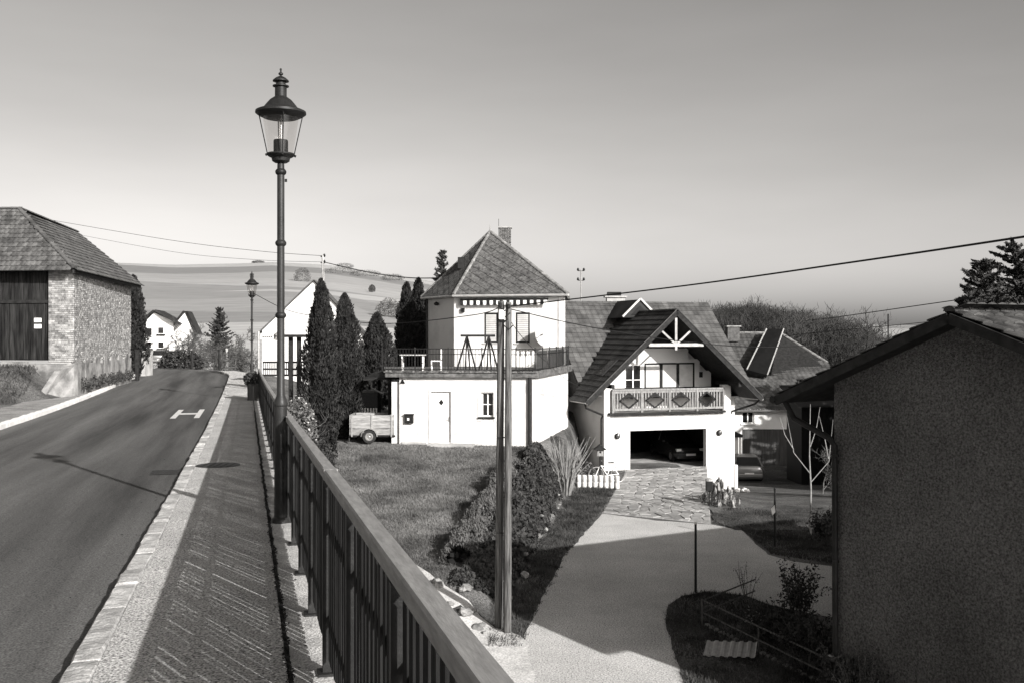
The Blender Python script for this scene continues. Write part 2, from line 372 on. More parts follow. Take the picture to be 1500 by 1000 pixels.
MT['wood_h'] = mat('trailer board', .13, .3, sc=4, det=8, rough=.85, stretch=(.7, 5, 6), rnd=.2)
MT['wood_bal'] = mat('balcony timber', .12, .24, sc=5, rough=.8, rnd=.15, stretch=(4, 4, .7))
MT['wood_dark'] = mat('dark stained timber and gable shade', .012, .028, sc=6, rough=.75)
MT['wood_pale'] = mat('pale timber', .26, .4, sc=5, rough=.8)
MT['door_grey'] = mat('grey barn door board', .05, .085, sc=2, rough=.8, rnd=.12, stretch=(5, 5, .4))
MT['rough'] = mat('roughcast render', .095, .19, sc=.5, det=10, rough=1, lo=.3, hi=.7, fine=.5, fsc=27)
MT['car_silver'] = mat('silver car paint', .2, rough=.3, metal=.4, spec=.6)
MT['car_dark'] = mat('dark car paint', .025, rough=.22, spec=.6)
MT['car_mid'] = mat('dull van paint', .06, .1, sc=4, rough=.5)
MT['tyre'] = mat('tyre rubber', .02, .03, sc=10, rough=.85)
MT['chrome'] = mat('wheel rim', .6, rough=.25, metal=.8)
MT['lens'] = mat('headlamp lens', .75, rough=.1, spec=.8)
MT['tail'] = mat('tail lamp lens', .05, rough=.15, spec=.6)
MT['plate'] = mat('number plate', .78, rough=.5)
MT['thuja'] = mat('thuja foliage', .008, .034, sc=3, det=6, rough=.8, lo=.35, hi=.65)
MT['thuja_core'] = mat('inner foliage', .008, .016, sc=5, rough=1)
MT['spruce'] = mat('spruce needles', .02, .06, sc=3, rough=.85)
MT['ivy'] = mat('hedge foliage', .016, .07, sc=4, det=6, rough=.75, lo=.35, hi=.7)
MT['hedge_pale'] = mat('pale hedge foliage', .05, .14, sc=4, det=6, rough=.85)
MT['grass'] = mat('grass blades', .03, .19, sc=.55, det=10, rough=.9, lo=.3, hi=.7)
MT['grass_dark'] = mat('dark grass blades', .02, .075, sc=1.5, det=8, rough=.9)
MT['bark'] = mat('bark', .06, .13, sc=8, rough=.95, bump=.3, bsc=30)
MT['bark_pale'] = mat('pale bark', .16, .26, sc=8, rough=.9)
MT['twig'] = mat('twig bark', .05, .12, sc=3, rough=.95)
MT['stone'] = mat('rubble stone', .12, .3, sc=5, rough=.95, rnd=.25, bump=.5, bsc=16)
MT['flower'] = mat('pale blossom', .35, .55, sc=8, rough=.8)
MT['glass_lamp'] = glass('lantern glass', .06, .93)
MT['glass_bulb'] = glass('bulb glass', .2, .97)
MT['glass_car'] = mat('car glass', .015, rough=.05, spec=.8)
MT['brick_dark'] = mat('dark chimney brick', .05, .1, sc=6, rough=.95, rnd=.3)
MT['slab'] = mat('mossy slab edge', .04, .16, sc=5, det=9, rough=1, bump=.5, bsc=12)
MT['strip'] = mat('near-black roof shade and boards', .003, .006, sc=3, rough=.8)  # near-black carries the shade of the farmhouse roof face; shed boards share it
MT['dish'] = mat('grey dish', .34, .42, sc=5, rough=.5)
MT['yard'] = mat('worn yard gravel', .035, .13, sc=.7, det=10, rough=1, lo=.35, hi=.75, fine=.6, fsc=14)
MT['wood_twig'] = mat('woodland twigs', .022, .055, sc=.12, det=6, rough=1)
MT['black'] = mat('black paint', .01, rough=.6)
# roughcast relief: wriggling ridges of thrown plaster
_t = MT['rough'].node_tree; _n = _t.nodes; _b = _n['Principled BSDF']; _g = _n.new('ShaderNodeNewGeometry')
_nz = _n.new('ShaderNodeTexNoise'); _nz.inputs['Scale'].default_value = 30; _nz.inputs['Detail'].default_value = 2; _nz.inputs['Distortion'].default_value = 1.1
_bp = _n.new('ShaderNodeBump'); _bp.inputs['Strength'].default_value = 1; _bp.inputs['Distance'].default_value = .12
_t.links.new(_g.outputs['Position'], _nz.inputs['Vector']); _t.links.new(_nz.outputs[0], _bp.inputs['Height']); _t.links.new(_bp.outputs[0], _b.inputs['Normal'])
# ------------------------------------------------------------------ ground
def axis(segs):
    out = []
    for a, b, st in segs: out += list(np.arange(a, b, st))
    return np.array(out+[segs[-1][1]])
gx = axis([(-1500, -300, 150), (-300, -60, 30), (-60, -24, 4), (-24, -12, 1), (-12, 14, .4), (14, 30, 2), (30, 80, 8), (80, 300, 30), (300, 1500, 150)])
gy = axis([(-40, 14, 6), (14, 62, .4), (62, 90, 2), (90, 160, 8), (160, 400, 40), (400, 1600, 150)])
X, Y = np.meshgrid(gx, gy); Z = hz(X, Y)
fine_ = sstep(-13, -11, X)*(1-sstep(13, 15, X))*(1-sstep(56, 62, Y))
s_ = X*UR.x+Y*UR.y; p_ = X*NR.x+Y*NR.y
rough_m = np.where((p_ > 1.2) & (X < np.interp(Y, [16, 22, 30, 41, 60], [-1.5, -.4, .9, 3.2, 3])), 1, 0)
Z = Z+vnoise(X, Y, 1.9)*.03*rough_m*fine_
idx = np.arange(X.size).reshape(X.shape)
Fg = np.stack([idx[:-1, :-1], idx[:-1, 1:], idx[1:, 1:], idx[1:, :-1]], -1).reshape(-1, 4)
npmesh('ground', np.stack([X, Y, Z], -1), Fg, MT['soil'], smooth=True, kind='structure')
def strip(name, m, p0, p1, s0, s1, dz, ds=1.0, np_=2, jit=0):
    S = np.arange(s0, s1+ds*.5, ds); V = []
    for s in S:
        for k in range(np_):
            p = p0+(p1-p0)*k/(np_-1)
            if jit and k in (0, np_-1): p += random.uniform(-jit, jit)
            q = SP(s, p+float(bend(s))); V.append((q.x, q.y, float(zr(s))+dz))
    n = len(S); Fc = [(i*np_+k, i*np_+k+1, (i+1)*np_+k+1, (i+1)*np_+k) for i in range(n-1) for k in range(np_-1)]
    return npmesh(name, V, Fc, m, kind='structure', smooth=True)
strip('road', MT['asphalt'], -5.75, -.9, -12, 110, -.11, np_=7)
strip('pavement', MT['pave'], -.765, .2, -12, 62, 0, ds=.5, np_=3)
strip('edge_strip', MT['edge'], .225, .52, -12, 37.5, -.004, ds=.25, np_=3, jit=.006)
strip('verge', MT['gravel'], -7.4, -5.9, -12, 57, -.02, np_=4, jit=.08)
# moss and dirt in the joint between pavement and edge strip
C = []
for s in np.arange(.8, 30, .0016):
    q = SP(s, .213+.006*math.sin(s*3.1)+.006*math.sin(s*11)+random.gauss(0, .009)); C.append((q.x, q.y, float(zr(s))+random.uniform(-.006, .006)))
V, Fc = leaf_mesh(C, .007, .8); tag(npmesh('joint_moss', V, Fc, MT['moss']), 'dark moss growing along the joint beside the railing', 'moss', kind='stuff')
strip('joint_soil', MT['moss'], .19, .24, -12, 37.5, -.006, ds=.2, np_=2, jit=.006)
# ---- kerbs, stone by stone
kroot = bpy.data.objects.new('kerb', None); COL.objects.link(kroot); kroot['kind'] = 'structure'; MR[kroot] = Matrix.Identity(4)
def kerb_mesh(seed, m):
    rg = random.Random(seed); b = B(); n = 4; lo = []; V = []
    for i in range(n+1):
        y = -.5+i/n; e = .5*abs(y)**4
        w0 = -.5+rg.uniform(-.02, .03)+e*.4*.1; w1 = .5+rg.uniform(-.05, .03)-e*.1; zt = rg.uniform(-.006, .008)-(.012 if i in (0, n) else 0)
        V += [(w0, y, -.16), (w0, y, -.022+zt), (w0+.1, y, zt), (w1-.1, y, zt+.004), (w1, y, -.018), (w1, y, -.16)]
    Fk = [(i*6+k, i*6+k+1, (i+1)*6+k+1, (i+1)*6+k) for i in range(n) for k in range(5)]+[(5, 4, 3, 2, 1, 0), tuple(n*6+k for k in range(6))]
    b.add(V, [tuple(reversed(f)) for f in Fk]); return mdata(b, 'kerb_stone', m)
kms = [kerb_mesh(i, MT['kerb']) for i in range(7)]
s = -1.0
while s < 60:
    L = random.uniform(.3, .72) if s < 40 else 1.0
    q = SP(s+L/2, -.845+random.uniform(-.008, .008)+float(bend(s+L/2)), float(zr(s+L/2))+random.uniform(0, .014))
    a = TH+random.uniform(-.012, .012)+(math.atan(.056*(s-56)) if s > 56 else 0); sl = math.atan(float(zr(s+L)-zr(s))/L)
    Mw = Matrix.Translation(q) @ Matrix.Rotation(a, 4, 'Z') @ Matrix.Rotation(sl+random.uniform(-.01, .01), 4, 'X') @ Matrix.Diagonal((.165, L-.016, 1, 1))
    piece('kerb_stone', random.choice(kms), Mw, kroot); s += L
kms2 = [kerb_mesh(20+i, MT['kerb_pale']) for i in range(3)]
s = 10.0
while s < 64:
    q = SP(s+.5, -5.84+float(bend(s+.5)), float(zr(s+.5))+.02)
    Mw = Matrix.Translation(q) @ Matrix.Rotation(TH+(math.atan(.056*(s-56)) if s > 56 else 0), 4, 'Z') @ Matrix.Diagonal((.2, .985, 1, 1))
    piece('kerb_stone', random.choice(kms2), Mw, kroot); s += 1.0
# ---- white H painted on the road
b = B(); c0 = G(276, 603, float(zr(28))-.1)
s0 = c0.dot(UR); p0 = c0.dot(NR)
def rquad(b, sa, sb, pa, pb):
    V = [SP(s, p, float(zr(s))-.106) for s, p in ((sa, pa), (sa, pb), (sb, pb), (sb, pa))]; b.add(V, [(0, 1, 2, 3)])
rquad(b, s0-1.9, s0+1.9, p0-.39, p0-.24); rquad(b, s0-1.9, s0+1.9, p0+.24, p0+.39); rquad(b, s0-.34, s0+.3, p0-.24, p0+.24)
o = b.build('stop_marking', MT['white_paint']); tag(o, 'white letter H painted on the asphalt before the bus stop', 'road marking')
# manhole cover and iron grate
b = B(); q = SP(15.9, -.43, float(zr(15.9))+.004); b.lathe([(.33, -.02), (.33, .004), (.3, .008), (0.02, .008)], q, 28)
mo = b.build('manhole_cover', MT['iron'], smooth=True); tag(mo, 'round dark manhole cover set into the pavement beside the kerb', 'manhole cover')
for i in range(5):
    bb = B(); bb.box(q.x-.2+.1*i-.012, q.x-.2+.1*i+.012, q.y-.2, q.y+.2, q.z+.008, q.z+.013); bb.build('rib', MT['iron'], mo)
b = B(); q = SP(15.9, -1.42, float(zr(15.9))-.104)
for i in range(6):
    b.obox(q+UR*(.07*i), NR*.42, UR*.045, Vector((0, 0, .004)))
b.obox(q-UR*.03, NR*.42, UR*.02, Vector((0, 0, .005))); b.obox(q+UR*.43, NR*.42, UR*.02, Vector((0, 0, .005)))
tag(b.build('drain_grate', MT['iron']), 'flat drain grate in the asphalt next to the kerb', 'drain grate')
# ---- retaining wall below the railing
b = B(); S = np.arange(-12, 47, 1.5)
for i in range(len(S)-1):
    a0, a1 = S[i], S[i+1]; z0, z1 = float(zr(a0))-.01, float(zr(a1))-.01
    c = [SP(a0, .33, -7), SP(a0, .55, -7), SP(a1, .55, -7), SP(a1, .33, -7), SP(a0, .33, z0-.02), SP(a0, .55, z0), SP(a1, .55, z1), SP(a1, .33, z1-.02)]
    b.box8(c)
tag(b.build('retaining_wall', MT['concrete']), 'tall concrete retaining wall carrying the pavement and its railing', 'wall')
# ------------------------------------------------------------------ railing
RP = .395; SL = lambda s: float(zr(s))
fence = thing('railing', 'long steel railing with dark boards along the pavement edge', 'railing', SP(10, RP, SL(10)))
post_s = np.arange(.2, 36.8, 1.25)
ts = np.arange(-1.0, 36.6, 1.25/2)
b = B(); prof = [(-.022, 1.01), (.045, 1.01), (.045, 1.051), (.039, 1.06), (-.016, 1.06), (-.022, 1.051)]
k0 = 0
for i, s in enumerate(ts):
    for dp, dz in prof: b.v.append(tuple(SP(s, RP+dp, SL(s)+dz)))
n6 = 6
for i in range(len(ts)-1):
    for j in range(6): b.f.append((i*6+(j+1) % 6, i*6+j, (i+1)*6+j, (i+1)*6+(j+1) % 6))
b.f.append(tuple(range(6))); b.f.append(tuple((len(ts)-1)*6+j for j in reversed(range(6))))
b.build('top_rail', MT['rail'], fence, smooth=False)
for sj in np.arange(5.1, 36, 5.0):    # sleeves where two lengths of handrail meet
    z = SL(sj); B().obox(SP(sj-.03, RP-.0235, z+1.008), UR*.06, NR*.07, Vector((0, 0, .0535))).build('rail_sleeve', MT['rail'], fence)
for zc in (.3, .78):
    b = B()
    for i in range(len(ts)-1):
        s0_, s1_ = ts[i], ts[i+1]; b.bar(SP(s0_, RP+.035, SL(s0_)+zc), SP(s1_, RP+.035, SL(s1_)+zc), .012, .05)
    b.build('cross_rail', MT['iron'], fence)
pb = B(); pb.box(-.03, .03, -.02, .02, 0, 1.005); pb.box(-.055, .055, -.055, .055, 0, .015); pme = mdata(pb, 'post', MT['iron'])
Rz = Matrix.Rotation(TH, 4, 'Z')
for s in post_s: piece('post', pme, Matrix.Translation(SP(s, RP+.01, SL(s)-.005)) @ Rz, fence)
pales = []
for i in range(len(post_s)-1):
    n = 11; g0 = post_s[i]+.055; g1 = post_s[i+1]-.055; st = (g1-g0)/n
    for k in range(n): pales.append(g0+st*(k+.5))
plm = []
for k in range(4):
    pb = B(); h = .985; wd = .0305
    V = [(-.0075, -wd, 0), (.0075, -wd, 0), (.0075, wd, 0), (-.0075, wd, 0), (-.0075, -wd, h-.02), (.0075, -wd, h-.02), (.0075, wd, h-.02), (-.0075, wd, h-.02), (-.0075, -wd*.45, h), (.0075, -wd*.45, h), (.0075, wd*.45, h), (-.0075, wd*.45, h)]
    pb.add(V, [(3, 2, 1, 0), (0, 1, 5, 4), (1, 2, 6, 5), (2, 3, 7, 6), (3, 0, 4, 7), (4, 5, 9, 8), (5, 6, 10, 9), (6, 7, 11, 10), (7, 4, 8, 11), (8, 9, 10, 11)])
    plm.append(mdata(pb, 'pale', MT['pale']))
tl = Tiles(fence, None, 'pale', MT['pale'], 290)
for s in pales:
    zb = .09+random.uniform(-.006, .006); top = random.uniform(-.012, .006)
    Mw = Matrix.Translation(SP(s+random.gauss(0, .0022), RP+.012, SL(s)+zb)) @ Rz @ Matrix.Rotation(random.gauss(0, .006), 4, 'X') @ Matrix.Rotation(random.gauss(0, .02), 4, 'Z') @ Matrix.Diagonal((1, random.uniform(.96, 1.05), (.985-zb+top)/.985, 1))
    tl.me = random.choice(plm); tl.put(Mw)
tl.done()
# ------------------------------------------------------------------ street lamps
def make_lamp(name, label):
    r = thing(name, label, 'street lamp', group='old-style street lamps along the pavement')
    K = 147.3; hh = lambda yz: (765-(80+yz/5))/K
    b = B(); b.lathe([(.085, 0), (.085, .05), (.066, .07), (.062, 1.1), (.062, 1.17), (.07, 1.18), (.07, 1.2), (.06, 1.235), (.045, 1.27), (.038, 1.29), (.037, 2.05)], n=20).build('lower_post', MT['greypost'], r, smooth=True, world=False)
    b = B(); b.lathe([(.037, 2.05), (.036, 3.52), (.034, 3.58)], n=18).build('upper_post', MT['greypost'], r, smooth=True, world=False)
    for z in (2.07, 2.79, 3.5):
        B().lathe([(.038, z-.03), (.05, z-.02), (.055, z-.005), (.055, z+.008), (.046, z+.022), (.038, z+.03)], n=18).build('collar', MT['iron'], r, smooth=True, world=False)
    B().lathe([(.028, hh(850)-.02), (.028, hh(785)), (.06, hh(780)), (.085, hh(768)), (.092, hh(745)), (.12, hh(735)), (.14, hh(722)), (.135, hh(712)), (.02, hh(708))], n=24).build('lantern_base', MT['iron'], r, smooth=True, world=False)
    hood = B().lathe([(.17, hh(452)), (.225, hh(432)), (.25, hh(418)), (.248, hh(402)), (.22, hh(392)), (.178, hh(384)), (.165, hh(372)), (.14, hh(348)), (.105, hh(318)), (.075, hh(302)), (.058, hh(294)), (.058, hh(225)), (.08, hh(220)), (.08, hh(213)), (.05, hh(206)), (.045, hh(188)), (.08, hh(182)), (.078, hh(174)), (.05, hh(156)), (.02, hh(144))], n=28).build('hood', MT['iron'], r, smooth=True, world=False)
    B().lathe([(.012, hh(146)), (.01, hh(138)), (.024, hh(130)), (.024, hh(122)), (.01, hh(114)), (.008, hh(104)), (.012, hh(95)), (.01, hh(88)), (.002, hh(84))], n=12).build('finial', MT['iron'], hood, smooth=True, world=False)
    B().lathe([(.122, hh(708)), (.176, hh(448))], n=28)
    g = B(); n = 28
    for rr, z in ((.122, hh(710)), (.176, hh(446))):
        for j in range(n): a = 2*math.pi*j/n; g.v.append((rr*math.cos(a), rr*math.sin(a), z))
    g.f = [(j, (j+1) % n, n+(j+1) % n, n+j) for j in range(n)]
    g.build('lantern_glass', MT['glass_lamp'], r, smooth=True, world=False)
    for k in range(4):
        a = k*math.pi/2+.35; B().tube([(.13*math.cos(a), .13*math.sin(a), hh(722)), (.212*math.cos(a), .212*math.sin(a), hh(436))], .006, 6).build('frame_rod', MT['iron'], r, world=False)
        B().tube([(.13*math.cos(a), .13*math.sin(a), hh(722)), (.15*math.cos(a), .15*math.sin(a), hh(728))], .012, 6).build('bracket_foot', MT['iron'], r, world=False)
    h = B().lathe([(.06, hh(712)), (.072, hh(705)), (.072, hh(622)), (.068, hh(612)), (.02, hh(610))], n=18).build('bulb_holder', MT['iron'], r, smooth=True, world=False)
    B().lathe([(.026, hh(612)), (.026, hh(462)), (.018, hh(446)), (.004, hh(440))], n=14).build('bulb', MT['glass_bulb'], h, smooth=True, world=False)
    B().tube([(.0, 0, hh(612)), (.004, 0, hh(520)), (0, .004, hh(470))], .004, 5).build('bulb_stem', MT['iron'], h, world=False)
    B().box(.04, .062, -.006, .006, 3.4, 3.43).build('bolt', MT['iron'], r, world=False)
    return r
lamp = make_lamp('street_lamp', 'tall black street lamp with glass lantern at the railing nearest the viewer')
lamp2 = copy_tree(lamp)
lamp2['label'] = 'small distant street lamp with lantern beside the bus stop sign'
q = SP(10.2, .325, -.3); lamp.location = q; MR[lamp] = Matrix.Translation(lamp.location)
q = P(369, 583, 35.5); lamp2.location = (q.x, q.y, SL(36)-.02); lamp2.rotation_euler = (0, 0, .5)
# ------------------------------------------------------------------ brick barn on the left
barn = thing('barn', 'old brick barn with tiled roof and dark plank doors beside the road', 'barn', (-17, 38, -.6))
w0 = Vector((-16.45, 37.3, 0)); w1 = Vector((-18.75, 48.9, 0)); side = Wall(w0, w1); front = Wall(w0+Vector((-13, .9, 0)), w0)
# side faces the road: outward normal is to the right of travel
ZE = 4.0
b = B(); side.panel(b, .45, ZE, a0=.33, a1=side.L-.01); b.build('wall_core', MT['mortar'], barn)
b = B(); front.panel(b, .45, ZE, a0=front.L-.95, a1=front.L-.08); front.panel(b, .45, ZE-.02, a0=0, a1=front.L-6.5); b.build('wall_core', MT['mortar'], barn)
b = B()
n = 26
for i in range(n):                      # plaster plinth with crumbling upper edge
    a0, a1 = side.L*i/n, side.L*(i+1)/n; t0 = .5+.14*math.sin(i*1.7)+random.uniform(-.05, .05)
    side.box(b, a0, a1, -.2, .05+random.uniform(0, .015), -1.6, t0)
b.build('plinth', MT['barn_plaster'], barn)
b = B(); front.box(b, front.L-1.9, front.L+.04, -.3, .06, -1.4, .42); front.box(b, front.L-6.9, front.L-1.9, -.3, .02, -.6, .5)
b.build('plinth', MT['barn_plaster'], barn)
b = B(); c = Vector((-16.35, 37.2, 0))  # sloping plaster buttress beside the mound
b.prism([c+Vector((0, -.15, -.85)), c+Vector((.06, -.15, .38)), c+Vector((-.1, -.95, .2)), c+Vector((-.55, -1.5, -.85))], Vector((-.25, .05, 0))); b.build('buttress', MT['barn_plaster'], barn)
bm_ = []
for k in range(3):
    bb = B(); j = lambda: random.uniform(-.006, .006); bb.box8([(-.5+j(), -.5, -.5+j()), (.5+j(), -.5, -.5+j()), (.5, .5, -.5), (-.5, .5, -.5), (-.5+j(), -.5, .5+j()), (.5+j(), -.5, .5+j()), (.5, .5, .5), (-.5, .5, .5)]); bm_.append(mdata(bb, 'brick', MT['brick']))
pier = [(front, front.L-.93, front.L)]; CH = .078
T = Tiles(barn, None, 'brick', MT['brick'], 240)
for r in range(45):                     # the pier beside the doors, brick by brick
    z = .5+(r+.5)*CH
    if z > ZE-.02: break
    cuts = [0, .25, .5, .75, .94] if r % 2 else [0, .125, .375, .625, .94]
    for c in range(len(cuts)-1):
        a = front.L-.93+(cuts[c]+cuts[c+1])/2; L = cuts[c+1]-cuts[c]-.012
        o = front.pt(a, -.03+random.uniform(.0, .014), z); T.me = random.choice(bm_)
        T.put(frameM(o, front.u*L, -front.n*.12, Vector((0, 0, CH-.013))))
V = []; Fb = []; T.lim = 0
for r in range(45):                     # the long side
    z = .5+(r+.5)*CH
    if z > ZE-.02: break
    a = -.03 if r % 2 else -.155
    while a < side.L-.05:
        a0 = max(a, -.03); a1 = min(a+.25, side.L)
        if random.random() > .015:
            o = side.pt((a0+a1)/2, -.035+random.uniform(0, .022), z); T.me = random.choice(bm_)
            T.put(frameM(o, side.u*(a1-a0-.014), -side.n*.12, Vector((0, 0, CH-.014))))
        a += .25
T.done()
# planked doors
pl = [mdata(B().box(-.5, .5, -.5, .5, -.5, .5), 'plank', MT['plank'])]
a = front.L-6.4; dz0 = .56
b = B(); front.box(b, a, front.L-.96, -.26, -.16, dz0, ZE); b.build('door_backing', MT['black'], barn)
while a < front.L-1.0:
    L = random.uniform(.15, .21); L = min(L, front.L-.96-a)
    for z0, z1, d in ((dz0+random.uniform(0, .04), 2.72, -.13), (2.8, ZE-.1, -.13)):
        o = front.pt(a+L/2, d+random.uniform(-.008, .008), (z0+z1)/2); piece('plank', pl[0], frameM(o, front.u*(L-.012), -front.n*.03, Vector((0, 0, z1-z0))), barn)
    a += L
b = B(); front.box(b, front.L-6.4, front.L-.96, -.12, -.06, 2.7, 2.82); b.build('door_rail', MT['wood_dark'], barn)
b = B(); front.box(b, front.L-6.9, front.L+.1, -.25, -.0, ZE-.12, ZE+.08); b.build('lintel_beam', MT['wood_dark'], barn)
for i, (y0, y1) in enumerate(((466, 472), (475, 481))):
    bb = B(); front.pbox(bb, 50, 60.5, y0, y1, -.11, -.095); nt_ = bb.build('notice', MT['frame_white'], barn)
    for k in range(2): bb = B(); yy = y0+1.6+k*2; front.pbox(bb, 51.5, 59, yy, yy+.7, -.096, -.092); bb.build('print_line', MT['black'], nt_)
# roof
EV = Vector; E1 = EV((-16.15, 36.75, ZE-.05)); E2 = EV((-18.35, 49.3, ZE-.05)); R1 = EV(P(29, 307, 39.6)); R2 = EV((R1.x-1.75, 48.9, R1.z)); E0 = EV((-30, 37.8, ZE-.05)); R0 = EV((-30, 40.5, R1.z))
E3 = EV((-23.5, 49.3, ZE-.05)); E4 = EV((-30, 44.2, ZE-.05)); V4 = EV((-22.6, 43.5, ZE-.05))
b = B(); b.add([E0, E1, E2, R1, R2, R0, E3, E4, V4], [(0, 1, 3, 5), (1, 2, 4, 3), (4, 6, 8, 3), (3, 8, 7, 5), (2, 6, 4)]); b.build('roof_boarding', MT['wood_dark'], barn)
tb = B(); tb.add([(-.09, -.17, 0), (.09, -.17, 0), (.09, .17, 0), (-.09, .17, 0), (-.09, -.17, .026), (0, -.17, .04), (.09, -.17, .026), (.09, .17, .008), (-.09, .17, .008), (0, .17, .016)], [(0, 1, 6, 5, 4), (4, 5, 9, 8), (5, 6, 7, 9), (1, 2, 7, 6), (0, 4, 8, 3), (3, 2, 1, 0)])
tme = mdata(tb, 'roof_tile', MT['barn_tile'])
T = Tiles(barn, tme, 'roof_tile', MT['barn_tile'], 250)
def tri_keep(o, u, v, poly3):
    pts = [((p-o).dot(u), (p-o).dot(v)) for p in poly3]
    def inside(a, b_):
        n = len(pts); s = None
        for i in range(n):
            x0, y0 = pts[i]; x1, y1 = pts[(i+1) % n]; c = (x1-x0)*(b_-y0)-(y1-y0)*(a-x0)
            if s is None: s = c > 0
            elif (c > 0) != s: return False
        return True
    return inside, pts
def tile_face(T, poly, tw, th, first=None, **k):   # poly[0]->poly[1] is the eave
    o = poly[0]; u = (poly[1]-poly[0]).normalized(); nrm = u.cross(poly[2]-poly[0]).normalized(); v = nrm.cross(u)
    ins, pts = tri_keep(o, u, v, poly); xs = [p[0] for p in pts]; ys = [p[1] for p in pts]
    a0 = min(xs); T.slope(o+u*a0-v*th*.35, u, v, max(xs)-a0, max(ys)+th*.35, tw, th, keep=lambda a, b_: ins(a+a0, min(max(b_-th*.35, .01), max(ys)-.02)), **k)
tile_face(T, [EV((-21.6, E1.y+.5, E1.z)), E1, R1, EV((-21.6, R1.y+.14, R1.z))], .2, .27, stagger=.5)
T.lim = 290
tile_face(T, [E1, E2, R2, R1], .2, .27, stagger=.5)
tile_face(T, [E0, EV((-21.6, E1.y+.5, E1.z)), EV((-21.6, R1.y+.14, R1.z)), R0], .2, .27, stagger=.5)
T.done()
def ridge_caps(parent, m, a, b_, r=.1, L=.36, name='ridge_tile', n=None):
    d = (b_-a); n = n or max(2, int(d.length/L)); u = d.normalized(); sd_ = u.cross(Vector((0, 0, 1))).normalized(); up = sd_.cross(u)
    cb = B(); k = 7
    for t, rr in ((-.53, 1.0), (.53, .86)):
        for j in range(k): an = math.pi*j/(k-1); cb.v.append((math.cos(an)*rr, t, math.sin(an)*rr-.35))
    cb.f = [(j, j+1, k+j+1, k+j) for j in range(k-1)]+[tuple(reversed(range(k))), tuple(range(k, 2*k))]
    me = mdata(cb, name, m)
    for i in range(n): piece(name, me, frameM(a+d*((i+.5)/n), sd_*r, u*d.length/n, up*r*.8), parent)
ridge_caps(barn, MT['barn_tile'], E1+EV((0, 0, .05)), R1+EV((0, 0, .05)), .1, .33, 'hip_tile'); ridge_caps(barn, MT['barn_tile'], R1+EV((0, 0, .06)), R2+EV((0, 0, .06)), .1)
ridge_caps(barn, MT['barn_tile'], R0+EV((0, 0, .06)), R1+EV((0, 0, .06)), .1)
b = B(); b.obox(E1+EV((-.1, .05, -.16)), E2-E1, EV((.06, .02, 0)), EV((0, 0, .14))); b.build('eaves_board', MT['wood_dark'], barn)
# small posts and bin at the barn's end
b = B(); q = P(201, 548, 50.2); b.box(q.x-.08, q.x+.08, q.y-.08, q.y+.08, -.8, .7); b.box(q.x-.1, q.x+.1, q.y-.1, q.y+.1, .7, .75)
tag(b.build('gate_post', MT['wood_dark']), 'dark square gate post at the end of the brick barn', 'gate post')
b = B(); q = P(209, 548, 55); b.box(q.x-.12, q.x+.12, q.y, q.y+1.2, -.9, .6); tag(b.build('garden_wall', MT['concrete']), 'short pale garden wall behind the dark gate post', 'wall')
# ------------------------------------------------------------------ the house with the pyramid roof and terrace
A = P(585, 650, 41.6); Bc = P(783, 650, 41.0); Cc = P(826, 540, 47.0)
house = thing('terrace_house', 'white house with pyramid slate roof above a flat-roofed terrace block', 'house', ((A.x+Bc.x)/2, 43, -3.1))
lf = Wall((A.x, A.y), (Bc.x, Bc.y)); rt = Wall((Bc.x, Bc.y), (Cc.x+.25, Cc.y+1)); lt = Wall((A.x+1.5, 47.6), (A.x, A.y))
zt = -.24
a0, z1 = lf.at(631.5, 573); a1, z0 = lf.at(660.5, 647.5); door = (a0, a1, z0, z1)
c0, d1 = lf.at(705, 574); c1, d0 = lf.at(723, 610); win = (c0, c1, d0, d1)
b = B(); lf.panel(b, -4.6, zt, holes=[door, win]); b.build('front_wall', MT['white_old'], house)
b = B(); rt.panel(b, -6, zt, a0=.31); b.build('side_wall', MT['white_old'], house)
b = B(); lt.panel(b, -5, zt, a1=lt.L-.31); b.build('side_wall', MT['white_old'], house)
b = B(); lf.box(b, door[0], door[1], -.14, -.08, z0, z1); dr = b.build('door', MT['frame_white'], house)
b = B(); lf.box(b, door[0]-.09, door[0], -.1, .025, z0-.02, z1+.09); lf.box(b, door[1], door[1]+.09, -.1, .025, z0-.02, z1+.09); lf.box(b, door[0], door[1], -.1, .025, z1, z1+.09); b.build('door_frame', MT['plinth'], dr)
b = B(); cx = (door[0]+door[1])/2; zc = lf.at(645, 589)[1]
b.prism([lf.pt(cx, -.079, zc-.13), lf.pt(cx+.1, -.079, zc), lf.pt(cx, -.079, zc+.13), lf.pt(cx-.1, -.079, zc)], lf.n*.012); b.build('diamond_pane', MT['glass_dark'], dr)
b = B(); b.tube([lf.pt(door[1]-.1, -.03, z0+.95), lf.pt(door[1]-.2, -.03, z0+.95)], .012, 6); lf.box(b, door[1]-.13, door[1]-.07, -.08, -.07, z0+.85, z0+1.05); b.build('door_handle', MT['metal'], dr)
for i in range(2):
    b = B(); lf.box(b, door[0]+.14, door[1]-.14, -.08, -.068, z0+.12+i*.95, z0+.2+i*.95-.06); b.build('door_moulding', MT['frame_white'], dr)
b = B(); lf.box(b, door[0]-.1, door[1]+1.0, .0, .42, -3.3, z0-.03); b.build('door_step', MT['concrete'], house)
b = B(); lf.box(b, .1, door[0]-.2, 0, .06, -3.4, z0-.0); lf.box(b, door[1]+1.0, lf.L-.2, 0, .05, -4.6, z0-.15); b.build('plinth', MT['concrete'], house)
fr = lf.window(house, *win, MT['frame_white'], MT['glass_dark'], fw=.055, mull=1, trans=1, d=-.14)
b = B(); lf.box(b, win[0]-.12, win[1]+.06, -.1, .09, win[2]-.06, win[2]); b.build('window_sill', MT['pipe_dark'], fr)
b = B()
